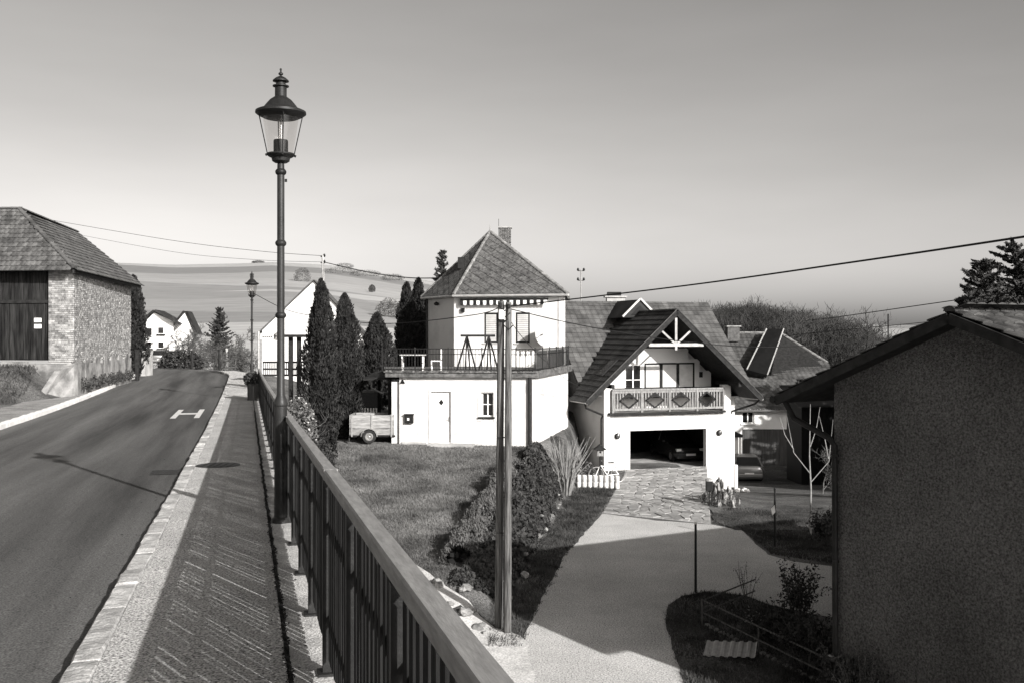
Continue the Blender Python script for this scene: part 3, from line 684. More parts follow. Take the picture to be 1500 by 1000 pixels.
for q in ((win[0]-.16, win[0], win[2]-.2, win[3]+.16), (win[1], win[1]+.16, win[2]-.2, win[3]+.16), (win[0], win[1], win[3], win[3]+.16)): lf.box(b, q[0], q[1], 0, .02, q[2], q[3])
b.build('window_surround', MT['plinth'], fr)
b = B(); m0 = lf.at(594, 607); m1 = lf.at(606, 619); lf.box(b, m0[0], m1[0], .0, .14, m1[1], m0[1]); lf.box(b, m0[0]-.03, m1[0]+.03, -.0, .17, m0[1], m0[1]+.05); mb = b.build('mailbox', MT['pipe_dark'], house, bevel=.01)
b = B(); lf.box(b, m0[0]+.1, m1[0]-.16, .14, .146, m1[1]+.12, m1[1]+.22); b.build('name_plate', MT['frame_white'], mb)
b = B(); q = lf.at(590, 558); b.prism([lf.pt(q[0]-.1, 0, q[1]-.08), lf.pt(q[0]+.1, 0, q[1]-.08), lf.pt(q[0], 0, q[1]+.09)], lf.n*.06); b.build('triangle_lamp', MT['black'], house)
# downpipe and its stained strip
q = lf.at(776, 560); b = B(); b.tube([lf.pt(q[0], .09, zt), lf.pt(q[0], .09, -4.2)], .06, 8); b.build('downpipe', MT['pipe_dark'], house)
b = B(); lf.box(b, q[0]+.1, q[0]+.26, 0, .06, -3.9, zt-.02); b.build('cable_duct', MT['white_old'], house)
# terrace slab
def offs(pts, d):
    out = []; n = len(pts)
    for i in range(n):
        p, c, q = pts[i-1], pts[i], pts[(i+1) % n]; u1 = (c-p).normalized(); u2 = (q-c).normalized(); n1 = Vector((u1.y, -u1.x, 0)); n2 = Vector((u2.y, -u2.x, 0)); m_ = (n1+n2).normalized(); out.append(c+m_*d/max(.4, m_.dot(n1)))
    return out
base = [Vector((A.x, A.y, 0)), Vector((Bc.x, Bc.y, 0)), Vector((Cc.x+.25, Cc.y+1, 0)), Vector((A.x+1.5, 47.6, 0))]
sl = offs(base, .18); sl[0].x -= .35
slx = [Vector((p.x, p.y, zt)) for p in sl]; slx[3] = Vector((-6.2, 48.2, zt)); slx[0] = Vector((-6.0, 41.9, zt)) if False else slx[0]
b = B(); b.prism(slx, Vector((0, 0, .2))); b.build('terrace_slab', MT['slab'], house)
b = B(); rg = random.Random(3)
for i in range(90):                     # rough mossy edge stones along the slab
    t = i/90; p = slx[0].lerp(slx[1], t); hgt = rg.uniform(.03, .09); b.box8([p+Vector((dx*.05+rg.uniform(-.01, .01), dy*.12-.06+rg.uniform(-.02, .02), .2+dz*hgt-.001)) for dx, dy, dz in ((-1, 0, 0), (1, 0, 0), (1, 1, 0), (-1, 1, 0), (-1, .1, 1), (1, .1, 1), (1, .9, 1), (-1, .9, 1))])
for i in range(60):
    t = i/60; p = slx[1].lerp(slx[2], t); hgt = rg.uniform(.03, .09); b.box8([p+Vector((dx*.07-.06, dy*.12+rg.uniform(-.02, .02), .2+dz*hgt-.001)) for dx, dy, dz in ((-1, 0, 0), (1, 0, 0), (1, 1, 0), (-1, 1, 0), (-1, .1, 1), (1, .1, 1), (1, .9, 1), (-1, .9, 1))])
b.build('slab_edging', MT['slab'], house, kind='stuff')
# terrace balustrade
rl = offs(base, .02); rl = [Vector((p.x, p.y, zt+.2)) for p in rl]; rl[0] = Vector((P(560, 540, 42.4).x, 42.4, zt+.2))
bal = [(rl[0], rl[1]), (rl[1], rl[2])]
bar_me = mdata(B().box(-.009, .009, -.009, .009, 0, .86), 'baluster', MT['iron']); pst_me = mdata(B().box(-.025, .025, -.025, .025, 0, 1.02), 'rail_post', MT['iron'])
for p, q in bal:
    d = q-p; L = d.length
    for zz in (.96, .1, .74): B().bar(p+Vector((0, 0, zz)), q+Vector((0, 0, zz)), .03, .03).build('rail', MT['iron'], house)
    n = int(L/.13)
    for i in range(n+1):
        o = p+d*(i/n); R = Matrix.Translation(o+Vector((0, 0, .1)))
        if i % 11 == 0: piece('rail_post', pst_me, Matrix.Translation(o), house)
        else: piece('baluster', bar_me, R, house)
b = B(); p, q = rl[1], rl[2]; d = q-p
for i in range(3): b.obox(p+d*(.05+.31*i)+Vector((-.03, 0, .15)), d*.28, Vector((.015, 0, 0)), Vector((0, 0, .72)))
b.build('privacy_board', MT['wood'], house)
b = B(); p = P(800, 536, 47.0); q = P(650, 536, 46.6)  # light boards fixed behind the balustrade
for i in range(16): x = -2.2+i*.24; b.box(x, x+.14, 46.4-x*.3, 46.43-x*.3, zt+.28, zt+.98)
b.build('screen_board', MT['frame_white'], house)
# upper storey
FR = P(826, 540, 47.0); FL = P(665, 540, 48.6); LW = P(627, 540, 51.2); BL = Vector((-3.3, 54, 0)); BR = Vector((2.75, 52.6, 0))
ring = [LW, FL, FR, BR, BL]; ZU = 3.42
uf = Wall((FL.x, FL.y), (FR.x, FR.y), .25); ul = Wall((LW.x, LW.y), (FL.x, FL.y), .25)
aw = [uf.at(709, 458)[0], uf.at(729, 503)[0], uf.at(755, 457)[0], uf.at(776, 503)[0]]; zw1 = uf.at(720, 458)[1]; zw0 = uf.at(720, 502)[1]
holes = [(aw[0], aw[1], zw0, zw1), (aw[2], aw[3], zw0, zw1)]
b = B(); uf.panel(b, zt+.2, ZU, holes=holes); b.build('upper_front_wall', MT['white'], house)
b = B(); ul.panel(b, zt+.2-4, ZU, a1=ul.L-.01); b.build('upper_side_wall', MT['white'], house)
for p, q in ((FR, BR), (BR, BL), (BL, LW)): b = B(); Wall((p.x, p.y), (q.x, q.y), .25).panel(b, -5, ZU, a0=.02); b.build('upper_back_wall', MT['white'], house)
for h in holes:
    f = uf.window(house, *h, MT['frame_dark'], MT['glass_dark'], fw=.07, mull=0, d=-.04)
    n = 14
    for i in range(n):
        b = B(); z = h[2]+.08+(h[3]-h[2]-.16)*i/n; uf.box(b, h[0]+.09, h[1]-.09, -.06, -.035, z, z+(h[3]-h[2]-.16)/n*.86); b.build('shutter_slat', MT['shutter'], f)
    b = B(); uf.box(b, h[0]-.05, h[1]+.05, -.05, .06, h[2]-.05, h[2]); b.build('window_sill', MT['plinth'], f)
# awning box with scalloped valance
a0, z1 = uf.at(676, 438); a1, z0 = uf.at(803, 450)
b = B(); uf.box(b, a0, a1, 0, .2, z1-.1, z1); aw_ = b.build('awning', MT['wood_dark'], house)
n = 26
for i in range(n):
    x0 = a0+(a1-a0)*i/n; x1 = a0+(a1-a0)*(i+1)/n; zz = z1-.1
    pts = [uf.pt(x0, .2, zz), uf.pt(x0, .2, zz-.16), uf.pt(x0+(x1-x0)*.25, .2, zz-.22), uf.pt(x0+(x1-x0)*.75, .2, zz-.22), uf.pt(x1, .2, zz-.16), uf.pt(x1, .2, zz)]
    bb = B(); bb.prism(pts, uf.n*.012); bb.build('scallop', MT['frame_white'] if i % 2 else MT['wood_dark'], aw_)
# satellite dish
q = uf.at(794, 494); c = uf.pt(q[0], .42, q[1]); ax = Vector((.72, -.62, .28)).normalized()
b = B(); pr = [(r, .55*r*r) for r in (.02, .12, .22, .32, .42, .47)]; b.lathe(pr+[(r, z+.015) for r, z in reversed(pr)][0:], c, 24, ax); dsh = b.build('satellite_dish', MT['dish'], house, smooth=True)
b = B(); b.tube([c-ax*.0, uf.pt(q[0], 0, q[1]-.1)], .025, 6); b.build('dish_bracket', MT['metal'], dsh)
b = B(); u_ = ax.cross(Vector((0, 0, 1))).normalized(); e = c+ax*.5+u_*.35; b.tube([c+u_*.45-Vector((0, 0, .1)), e], .014, 5); b.tube([e, e-ax*.14], .04, 6); b.build('feed_arm', MT['metal'], dsh)
# roof
AP = P(718, 339, 51.0)
ev = [P(617, 437, 51.3), P(664, 433.5, 48.2), P(832, 430, 46.7), Vector((3.05, 53.0, 0)), Vector((-3.5, 54.5, 0))]
ev = [Vector((p.x, p.y, 3.42)) for p in ev]
b = B(); n = len(ev); b.v = [tuple(p) for p in ev]+[tuple(AP-Vector((0, 0, .05)))]; b.f = [(i, (i+1) % n, n) for i in range(n)]+[tuple(reversed(range(n)))]; b.build('roof_boarding', MT['wood_dark'], house)
for fi, (i, lim) in enumerate(((1, 1), (0, 1), (2, 0), (3, 0), (4, 0))):
    p, q = ev[i], ev[(i+1) % n]; u = (q-p).normalized(); nn = u.cross(AP-p).normalized(); v = nn.cross(u); L = (q-p).length
    ax_, ay_ = (AP-p).dot(u), (AP-p).dot(v); half = []
    for (x0, y0), (x1, y1) in (((0, 0), (L, 0)), ((L, 0), (ax_, ay_)), ((ax_, ay_), (0, 0))):
        nx, ny = (y1-y0), -(x1-x0); l = math.hypot(nx, ny); half.append((nx/l, ny/l, (nx*x0+ny*y0)/l+.005))
    dw, dh = .6, .46; r = 0; y = -.1; jb = B()
    while y < ay_:
        x = -.3 if r % 2 else 0.0
        while x < L+.3:
            poly = clip_poly([(x, y-dh/2+.012), (x+dw/2-.012, y), (x, y+dh/2-.012), (x-dw/2+.012, y)], half)
            if len(poly) >= 3:
                lift = lambda b_: .018+.02*(1-(b_-(y-dh/2))/dh)
                tp = [p+u*a+v*c+nn*lift(c) for a, c in poly]; bt = [p+u*a+v*c+nn*.0 for a, c in poly]; k = len(tp)
                tgt = B() if lim else jb
                kk = len(tgt.v); tgt.v += [tuple(z) for z in tp+bt]; tgt.f.append(tuple(kk+j for j in range(k)))
                for j in range(k): tgt.f.append((kk+j, kk+k+j, kk+k+(j+1) % k, kk+(j+1) % k))
                if lim: tgt.build('slate', MT['slate'], house)
            x += dw
        y += dh/2; r += 1
    if jb.v: jb.build('slate', MT['slate'], house, kind='stuff')
    # hip capping
    d = AP-p; m_ = int(d.length/.22); cap = B()
for i in range(n):
    ridge_caps(house, MT['slate_cap'], ev[i]+Vector((0, 0, .03)), AP+Vector((0, 0, .02)), .11, .25, 'hip_cap')
for i in range(n):
    p, q = ev[i], ev[(i+1) % n]; b = B(); b.tube([p-Vector((0, 0, .06)), q-Vector((0, 0, .06))], .065, 8); b.build('gutter', MT['gutter'], house)
b = B(); b.tube([AP, AP+Vector((0, 0, .35))], [.05, .01], 6); b.build('roof_finial', MT['metal'], house)
c = P(740, 345, 52.2)
b = B(); b.box(c.x-.3, c.x+.3, c.y-.3, c.y+.3, 5.2, 7.05); ch = b.build('chimney', MT['white'], house)
rr = 0
for r in range(22):
    z = 5.55+r*.07
    for k in range(3):
        x0 = c.x-.31+(k*.25-(.125 if r % 2 else 0)); x1 = min(x0+.235, c.x+.31); x0 = max(x0, c.x-.31)
        if x1-x0 > .04: B().box(x0, x1, c.y-.318, c.y-.29, z, z+.058).build('brick', MT['brick_dark'], ch)
B().box(c.x-.36, c.x+.36, c.y-.36, c.y+.36, 7.05, 7.12).build('chimney_cap', MT['concrete'], ch)
B().tube([(c.x-.34, c.y, 6.6), (c.x-.34, c.y, 7.55)], .012, 5).build('lightning_rod', MT['iron'], ch)
c = P(676, 384, 50.3); B().box(c.x-.17, c.x+.17, c.y-.35, c.y+.4, c.z-.35, c.z+.22).build('roof_vent', MT['pipe_dark'], house)
b = B(); q = ul.at(631, 455); b.tube([ul.pt(.1, .1, 3.3), ul.pt(.1, .1, -1)], .05, 8); b.build('downpipe', MT['pipe_dark'], house)
b = B(); q = ul.at(643, 445); b.lathe([(.05, 0), (.13, .05), (.13, .12), (.03, .2)], ul.pt(q[0], .14, q[1]-.1), 10); b.build('wall_lamp', MT['pipe_dark'], house)
b = B(); q = uf.at(678, 453); uf.box(b, q[0]-.05, q[0]+.1, 0, .12, q[1]-.15, q[1]+.05); b.build('wall_lantern', MT['iron'], house)
# terrace furniture
sw = thing('swing_frame', 'timber swing frame standing on the terrace behind the balustrade', 'swing frame', (-2.3, 43.5, zt+.2))
zs = 1.46; x0, x1 = P(678, 500, 43.5).x, P(722, 500, 43.5).x
B().bar((x0-.1, 43.5, zs), (x1+.1, 43.5, zs), .09, .1).build('crossbeam', MT['wood_dark'], sw)
for x in (x0+.18, x1-.18):
    for dx, dy in ((-.42, -.5), (-.1, .6), (.42, -.5), (.1, .6)): B().bar((x, 43.5, zs), (x+dx, 43.5+dy, zt+.2), .055, .055).build('leg', MT['wood_dark'], sw)
tb_ = thing('garden_table', 'pale garden table on the terrace left of the swing frame', 'table', (-4.2, 43.2, zt+.2))
B().box(-4.85, -3.75, 42.9, 43.6, .62, .66).build('tabletop', MT['dish'], tb_)
for x in (-4.75, -3.85):
    for y in (43.0, 43.5): B().box(x-.025, x+.025, y-.025, y+.025, zt+.2, .62).build('leg', MT['frame_white'], tb_)
ch_ = thing('garden_chair', 'white garden chair on the terrace beside the table', 'chair', (-3.3, 43.2, zt+.2))
B().box(-3.5, -3.05, 43.0, 43.45, .36, .4).build('seat', MT['frame_white'], ch_); B().box(-3.08, -3.04, 43.0, 43.45, .45, .9).build('backrest', MT['frame_white'], ch_)
for x in (-3.48, -3.08):
    for y in (43.02, 43.42): B().box(x-.02, x+.02, y-.02, y+.02, zt+.2, .36).build('leg', MT['frame_white'], ch_)
# ---- carport beside the house, old van, picket fence, trailer, tub
cp = thing('carport', 'small lean-to carport with dark posts at the house corner', 'carport', (-5.3, 43, -3.1))
b = B(); q = P(534, 556, 42.6); b.box8([(q.x, 42.2, -.42), (-4.75, 42.2, -.36), (-4.75, 46, -.2), (q.x, 46, -.26), (q.x, 42.2, -.34), (-4.75, 42.2, -.28), (-4.75, 46, -.12), (q.x, 46, -.18)]); b.build('roof', MT['wood_dark'], cp)
for x, y in ((P(571, 600, 42.4).x, 42.4), (q.x+.2, 45.8)): B().box(x-.07, x+.07, y-.07, y+.07, -3.2, -.36).build('post', MT['wood_dark'], cp)
B().tube([(q.x+.3, 42.25, -.42), (q.x+.35, 42.25, -.75), (q.x+.75, 42.3, -.95), (P(567, 600, 42.4).x, 42.3, -1.0)], .04, 6).build('gutter_pipe', MT['pipe_dark'], cp)
B().box(-5.05, -4.72, 41.75, 41.8, -3.1, -.45).build('side_board', MT['white_old'], cp)
# ------------------------------------------------------------------ vehicles (local frame: nose towards -y)
def make_car(name, label, loc, rz, paint, L=4.0, W=1.68, H=1.44, kind='hatch'):
    r = thing(name, label, 'car', loc, rz, None); hw = W/2
    # stations from nose to tail: y, half width, bottom, belt line
    st = [(-L/2, .80, .3, .58), (-L/2+.1, .92, .2, .72), (-L/2+.55, .98, .18, .82), (-L*.2, 1, .18, .92), (0, 1, .18, .93), (L*.25, 1, .18, .95), (L/2-.25, .97, .2, .97), (L/2-.06, .93, .28, .95), (L/2, .86, .36, .86)]
    b = B(); n = 12
    for y, k, z0, zb in st:
        w_ = hw*k
        ring = [(-w_*.86, z0), (-w_*.98, z0+.12), (-w_, z0+.28), (-w_*.99, zb-.12), (-w_*.93, zb-.02), (-w_*.6, zb+.025), (w_*.6, zb+.025), (w_*.93, zb-.02), (w_*.99, zb-.12), (w_, z0+.28), (w_*.98, z0+.12), (w_*.86, z0)]
        b.v += [(x, y, z) for x, z in ring]
    for i in range(len(st)-1):
        for j in range(n): b.f.append((i*n+j, i*n+(j+1) % n, (i+1)*n+(j+1) % n, (i+1)*n+j))
    b.f.append(tuple(reversed(range(n)))); b.f.append(tuple((len(st)-1)*n+j for j in range(n)))
    b.f = [tuple(reversed(f)) for f in b.f]
    b.build('body', paint, r, smooth=True, world=False)
    tailx = L/2-.12 if kind != 'van' else L/2-.05
    gs = [(-L*.19, .9, .9, .93), (-L*.03, .8, H-.05, H-.05), (L*.1, .8, H, H), (L*.34, .79, H-.03, H-.03), (tailx, .86, .93, .95)]
    b = B()
    rings = []
    for y, k, z, _ in gs:
        rings.append([(-hw*k, y, z), (hw*k, y, z)])
    roof = [(-hw*.72, gs[1][0], H-.04), (hw*.72, gs[1][0], H-.04), (hw*.74, gs[2][0], H), (-hw*.74, gs[2][0], H), (-hw*.72, gs[3][0], H-.04), (hw*.72, gs[3][0], H-.04)]
    # greenhouse: roof panel, pillars, panes
    bt = .93
    base = [(-hw*.93, -L*.2, bt-.03), (hw*.93, -L*.2, bt-.03), (hw*.94, L*.1, bt), (-hw*.94, L*.1, bt), (-hw*.9, tailx, bt), (hw*.9, tailx, bt)]
    V = roof+base
    b.add(V, [(0, 1, 2, 3), (3, 2, 5, 4)]); rp = B(); rp.v = list(b.v); rp.f = list(b.f); rp.v += [(x, y, z+.03) for x, y, z in roof]; k = len(roof)+len(base)
    rp.f = [(0, 3, 2, 1), (3, 4, 5, 2), (k, k+1, k+2, k+3), (k+3, k+2, k+5, k+4), (0, 1, k+1, k), (1, 2, k+2, k+1), (2, 5, k+5, k+2), (5, 4, k+4, k+5), (4, 3, k+3, k+4), (3, 0, k, k+3)]
    rp.build('roof', paint, r, world=False, bevel=.03)
    def pane(nm, q): bb = B(); bb.add(q, [(0, 1, 2, 3)]); bb.build(nm, MT['glass_car'], r, world=False)
    def V3(i): return Vector(V[i])
    pane('windscreen', [V3(6), V3(7), V3(1), V3(0)]); pane('rear_window', [V3(11), V3(10), V3(4), V3(5)])
    pane('side_window', [V3(9), V3(6), V3(0), V3(3)]); pane('side_window', [V3(10), V3(9), V3(3), V3(4)]); pane('side_window', [V3(7), V3(8), V3(2), V3(1)]); pane('side_window', [V3(8), V3(11), V3(5), V3(2)])
    for i, j in ((6, 0), (7, 1), (9, 3), (8, 2), (10, 4), (11, 5)):
        bb = B(); bb.tube([V3(i), V3(j)], [.05, .035], 6); bb.build('pillar', paint, r, world=False)
    y = L/2
    for sx in (-1, 1):
        B().box(min(sx*hw*.6, sx*hw*.9), max(sx*hw*.6, sx*hw*.9), -y+.02, -y+.2, .58, .72).build('headlight', MT['lens'], r, world=False, bevel=.02)
        B().box(min(sx*hw*.72, sx*hw*.93), max(sx*hw*.72, sx*hw*.93), y-.16, y-.01, .66, .9).build('tail_light', MT['tail'], r, world=False, bevel=.02)
        B().box(min(sx*hw*1.0, sx*hw*1.16), max(sx*hw*1.0, sx*hw*1.16), -L*.16, -L*.16+.1, .93, 1.05).build('mirror', paint, r, world=False, bevel=.02)
        for wy in (-L/2+.72, L/2-.75):
            wl = B(); wl.lathe([(.2, -.09), (.29, -.09), (.31, -.06), (.31, .06), (.29, .09), (.2, .09)], (sx*(hw-.1), wy, .31), 20, (1, 0, 0)); t = wl.build('wheel', MT['tyre'], r, smooth=True, world=False)
            B().lathe([(.2, 0), (.2, .1), (.15, .105), (.05, .095)], (sx*(hw-.1), wy, .31), 14, (sx, 0, 0)).build('rim', MT['chrome'], t, smooth=True, world=False)
    B().box(-.36, .36, -y-.02, -y+.04, .5, .64).build('grille', MT['black'], r, world=False)
    B().box(-.26, .26, -y-.035, -y-.015, .36, .47).build('front_plate', MT['plate'], r, world=False)
    B().box(-.26, .26, y, y+.02, .5, .61).build('rear_plate', MT['plate'], r, world=False)
    B().box(-hw*.9, hw*.9, y-.1, y+.05, .36, .55).build('rear_bumper', paint, r, world=False, bevel=.04)
    B().box(-hw*.88, hw*.88, -y-.04, -y+.15, .2, .4).build('front_bumper', paint, r, world=False, bevel=.05)
    return r
q = P(1091, 700, 57.0)
make_car('hatchback', 'silver hatchback parked before the grey barn doors, seen from behind', (q.x, 57.6, -6.82), rad(178), MT['car_silver'])
q = P(997, 690, 52.5)
make_car('parked_car', 'dark car inside the open garage showing headlights and plate', (q.x-.1, 53.55, -5.1), rad(12), MT['car_dark'], L=4.3)
q = P(533, 600, 47)
make_car('old_van', 'old dark van behind the trailer under the thuja', (q.x, 47.2, -2.95), rad(4), MT['car_mid'], L=4.2, W=1.7, H=1.75, kind='van')
# ---- trailer
zg = float(hz(-5.8, 42)); X0 = P(512, 620, 41.6).x; X1 = P(577, 620, 41.6).x
tr = thing('cargo_trailer', 'small wooden-sided cargo trailer parked beside the white house', 'trailer', ((X0+X1)/2, 42.2, zg))
za, zb_ = P(520, 637, 41.6).z, P(520, 607, 41.6).z
for i in range(3):
    h = (zb_-za)/3
    B().box(X0, X1, 41.58, 41.62, za+i*h+.012, za+(i+1)*h-.012).build('side_board', MT['wood_h'], tr); B().box(X0, X1, 42.9, 42.94, za+i*h+.012, za+(i+1)*h-.012).build('side_board', MT['wood_h'], tr)
for x in (X0, X1-.04): B().box(x, x+.04, 41.63, 42.89, za, zb_).build('end_board', MT['wood'], tr)
B().box(X0-.04, X1+.04, 41.66, 42.86, za-.07, za-.005).build('bed', MT['wood_dark'], tr)
for x in (X0+.1, (X0+X1)/2, X1-.1): B().box(x-.03, x+.03, 41.55, 41.578, za-.05, zb_+.02).build('stake', MT['metal'], tr)
B().tube([(X1, 42.25, za-.05), (X1+1.0, 42.25, za-.1)], .035, 8).build('drawbar', MT['metal'], tr)
cx = P(541, 637, 41.5).x
for y in (41.47, 43.02):
    wl = B(); wl.lathe([(.16, -.07), (.26, -.07), (.28, -.05), (.28, .05), (.26, .07), (.16, .07)], (cx, y, zg+.28), 22, (0, -1, 0)); t = wl.build('wheel', MT['tyre'], tr, smooth=True)
    B().lathe([(.17, .0), (.17, .078), (.13, .084), (.1, .076), (.05, .076), (.04, .1), (.01, .105)], (cx, y, zg+.28), 18, (0, -1, 0)).build('rim', MT['chrome'], t, smooth=True)
    bb = B(); k = 9
    for t_ in range(k):
        a = math.pi*t_/(k-1)
        for dy in (-.11, .11): bb.v.append((cx+math.cos(a)*.34, y+dy, zg+.29+math.sin(a)*.34))
    bb.f = [(2*i, 2*i+1, 2*i+3, 2*i+2) for i in range(k-1)]; ob = bb.build('mudguard', MT['metal'], tr); sm = ob.modifiers.new('t', 'SOLIDIFY'); sm.thickness = .015
B().box(X0-.03, X0, 41.6, 41.75, za-.28, za-.1).build('tail_light', MT['tail'], tr); B().box(X0-.02, X0+.04, 42.75, 42.9, za-.28, za-.1).build('tail_light', MT['tail'], tr)
# white-tipped picket fence behind the trailer
pf = thing('picket_fence', 'short white picket fence between trailer and van', 'fence', (-6.2, 44, -3))
pk = mdata(B().box(-.03, .03, -.01, .01, 0, 1.0), 'picket', MT['frame_white'])
for i in range(11): piece('picket', pk, Matrix.Translation((P(510, 600, 44).x+i*.125, 44, -2.72)), pf)
B().box(P(510, 600, 44).x-.1, P(552, 600, 44).x+.1, 44.015, 44.05, -2.0, -1.93).build('rail', MT['wood_dark'], pf)
c = P(482, 640, 38.5); zt_ = float(hz(c.x, 38.5))
b = B(); b.lathe([(.19, 0), (.21, .05), (.215, .3), (.23, .33), (.2, .34), (.19, .3), (.05, .29)], (c.x, 38.5, zt_+.0), 18); tag(b.build('tub', MT['wood_pale'], smooth=True), 'small pale round tub on the lawn beside the thujas', 'tub')
# ------------------------------------------------------------------ house with garage and balcony
PH = rad(17); O = Vector((4.44, 48.0, -5.1))
gh = thing('garage_house', 'white gabled house with carved balcony above an open garage', 'house', O, PH)
gm = MR[gh]
def LW_(x, y, z): return gm @ Vector((x, y, z))
W_ = 6.85
o0 = LW_(0, 0, 0); o1 = LW_(W_, 0, 0); gf = Wall((o0.x, o0.y), (o1.x, o1.y), .3)
ga0, gz1 = gf.at(923, 630.5); ga1, _ = gf.at(1034.5, 629); gz1 -= 0
zfl = gf.at(980, 602)[1]; ztop = gf.at(980, 568)[1]
pw0 = gf.at(897, 580)[0]; pw1 = gf.at(1058.5, 580)[0]
b = B(); gf.panel(b, -7.2, zfl, holes=[(ga0, ga1, -7.3, gz1)]); b.build('front_wall', MT['white'], gh)
for a0_, a1_ in ((0, pw0), (pw1, W_)): b = B(); gf.panel(b, zfl, -1.0, a0=a0_, a1=a1_); b.build('loggia_pillar', MT['white'], gh)
b = B(); gf.box(b, ga1+.02, W_+.015, 0, .012, -7.2, gf.at(1050, 686)[1]); b.build('plinth', MT['plinth'], gh); b = B(); gf.box(b, 0, ga0-.02, 0, .012, -6, gf.at(900, 690)[1]+.18); b.build('plinth', MT['plinth'], gh)
# carcass: side walls, back, garage floor, ceiling
DP = 10.2
b = B(); b.box(0, .3, .302, DP, -2.2, 3.6); b.build('left_wall', MT['white'], gh, world=False)
b = B(); b.box(W_-.3, W_, .302, DP, -2.2, 3.6); b.build('right_wall', MT['white'], gh, world=False)
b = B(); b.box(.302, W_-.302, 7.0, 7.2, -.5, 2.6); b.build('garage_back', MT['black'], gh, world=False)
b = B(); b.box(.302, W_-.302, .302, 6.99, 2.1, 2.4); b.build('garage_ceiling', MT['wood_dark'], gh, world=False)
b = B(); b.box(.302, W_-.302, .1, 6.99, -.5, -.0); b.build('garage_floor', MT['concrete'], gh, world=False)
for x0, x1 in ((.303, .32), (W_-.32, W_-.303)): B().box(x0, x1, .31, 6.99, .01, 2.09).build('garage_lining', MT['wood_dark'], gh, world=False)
b = B(); b.box(.8, 1.5, 4, 5.8, 0, .9); b.box(.8, 1.4, 4, 5.8, .95, 1.0); b.build('workbench', MT['wood_dark'], gh, world=False)
# loggia: floor, back wall with window and doors
zl0 = zfl+5.1
b = B(); b.box(.302, W_-.302, -.0, 1.5, zl0-.25, zl0-.02); b.build('balcony_floor', MT['concrete'], gh, world=False)
lb0 = LW_(.3, 1.5, 0); lb1 = LW_(W_-.3, 1.5, 0); lb = Wall((lb0.x, lb0.y), (lb1.x, lb1.y), .2)
h1 = (*[lb.at(x, 540)[0] for x in (915, 940)], zfl+.72, lb.at(930, 533)[1]); h2 = (lb.at(944, 540)[0], lb.at(1017, 540)[0], zfl+.72, lb.at(980, 531)[1])
b = B(); lb.panel(b, zfl-.3, -.35, holes=[h1, h2]); lb.panel(b, -.35, .25, holes=[h1, h2], a0=.5, a1=5.6); lb.panel(b, .25, .8, a0=1.1, a1=4.95); b.build('loggia_wall', MT['white'], gh)
b = B(); b.prism([LW_(.32, 1.78, zl0), LW_(W_-.32, 1.78, zl0), LW_(W_-.32, 1.78, 4.7), LW_(W_-1.6, 1.78, 5.88), LW_(1.4, 1.78, 5.88), LW_(.32, 1.78, 4.9)], gm.to_3x3() @ Vector((0, .1, 0))); b.build('inner_wall', MT['white'], gh)
fr = lb.window(gh, *h1, MT['frame_white'], MT['glass_dark'], fw=.07, mull=1, trans=1, d=-.02)
for k in range(3):
    a0 = h2[0]+(h2[1]-h2[0])*k/3; a1 = h2[0]+(h2[1]-h2[0])*(k+1)/3
    b = B(); lb.box(b, a0, a0+.07, -.06, .03, h2[2], h2[3]); lb.box(b, a1-.07, a1, -.06, .03, h2[2], h2[3]); lb.box(b, a0+.07, a1-.07, -.06, .03, h2[3]-.08, h2[3]); fd = b.build('balcony_door', MT['wood_dark'], gh)
    b = B(); lb.box(b, a0+.07, a1-.07, -.05, -.02, h2[2], h2[3]-.08); b.build('door_blind', MT['shutter'], fd)
b = B(); q = lb.at(1026, 548); lb.box(b, q[0]-.07, q[0]+.07, 0, .12, q[1]-.14, q[1]+.14); b.build('wall_lantern', MT['iron'], gh)
# balcony balustrade
bl0, bl1 = gf.at(895, 600, .12)[0], gf.at(1061, 600, .12)[0]
b = B(); gf.box(b, bl0-.1, bl1+.05, .0, .2, zfl-.1, zfl); b.build('balcony_beam', MT['wood_dark'], gh)
b = B(); gf.box(b, pw0-.06, pw1+.02, .04, .18, ztop-.08, ztop); b.build('handrail', MT['wood_bal'], gh)
b = B(); gf.box(b, pw0-.06, pw1+.02, .05, .15, zfl+.1, zfl+.2); b.build('bottom_rail', MT['wood_bal'], gh)
b = B(); gf.box(b, pw0-.06, pw1+.02, .05, .14, ztop-.2, ztop-.08); b.build('rail_board', MT['wood_bal'], gh)
n = 40; slat = mdata(B().box(-.5, .5, -.5, .5, -.5, .5), 'baluster', MT['wood_bal']); dk = mdata(B().box(-.5, .5, -.5, .5, -.5, .5), 'lozenge_bar', MT['wood_dark'])
zz0, zz1 = zfl+.2, ztop-.2
cent = [gf.at(x, 580, .1)[0] for x in (921, 959, 997, 1035)]
for i in range(n):
    a = pw0+(pw1-pw0)*(i+.5)/n
    inner = min(abs(a-c) for c in cent); hh_ = max(0, 1-inner/.45)*.52
    for z0, z1 in ((zz0, (zz0+zz1)/2-hh_*(zz1-zz0)), ((zz0+zz1)/2+hh_*(zz1-zz0), zz1)) if hh_ > 0 else ((zz0, zz1),):
        if z1-z0 > .03: piece('baluster', slat, frameM(gf.pt(a, .1, (z0+z1)/2), gf.u*.075, -gf.n*.02, Vector((0, 0, z1-z0))), gh)
for c in cent:
    for sx in (-1, 1):
        for sz in (-1, 1):
            p, q = gf.pt(c+sx*.47, .125, (zz0+zz1)/2), gf.pt(c, .125, (zz0+zz1)/2+sz*.36); d = q-p; nn = gf.n; s_ = d.normalized().cross(nn)
            piece('lozenge_bar', dk, frameM((p+q)/2, d*1.08, nn*.03, s_*.08), gh)
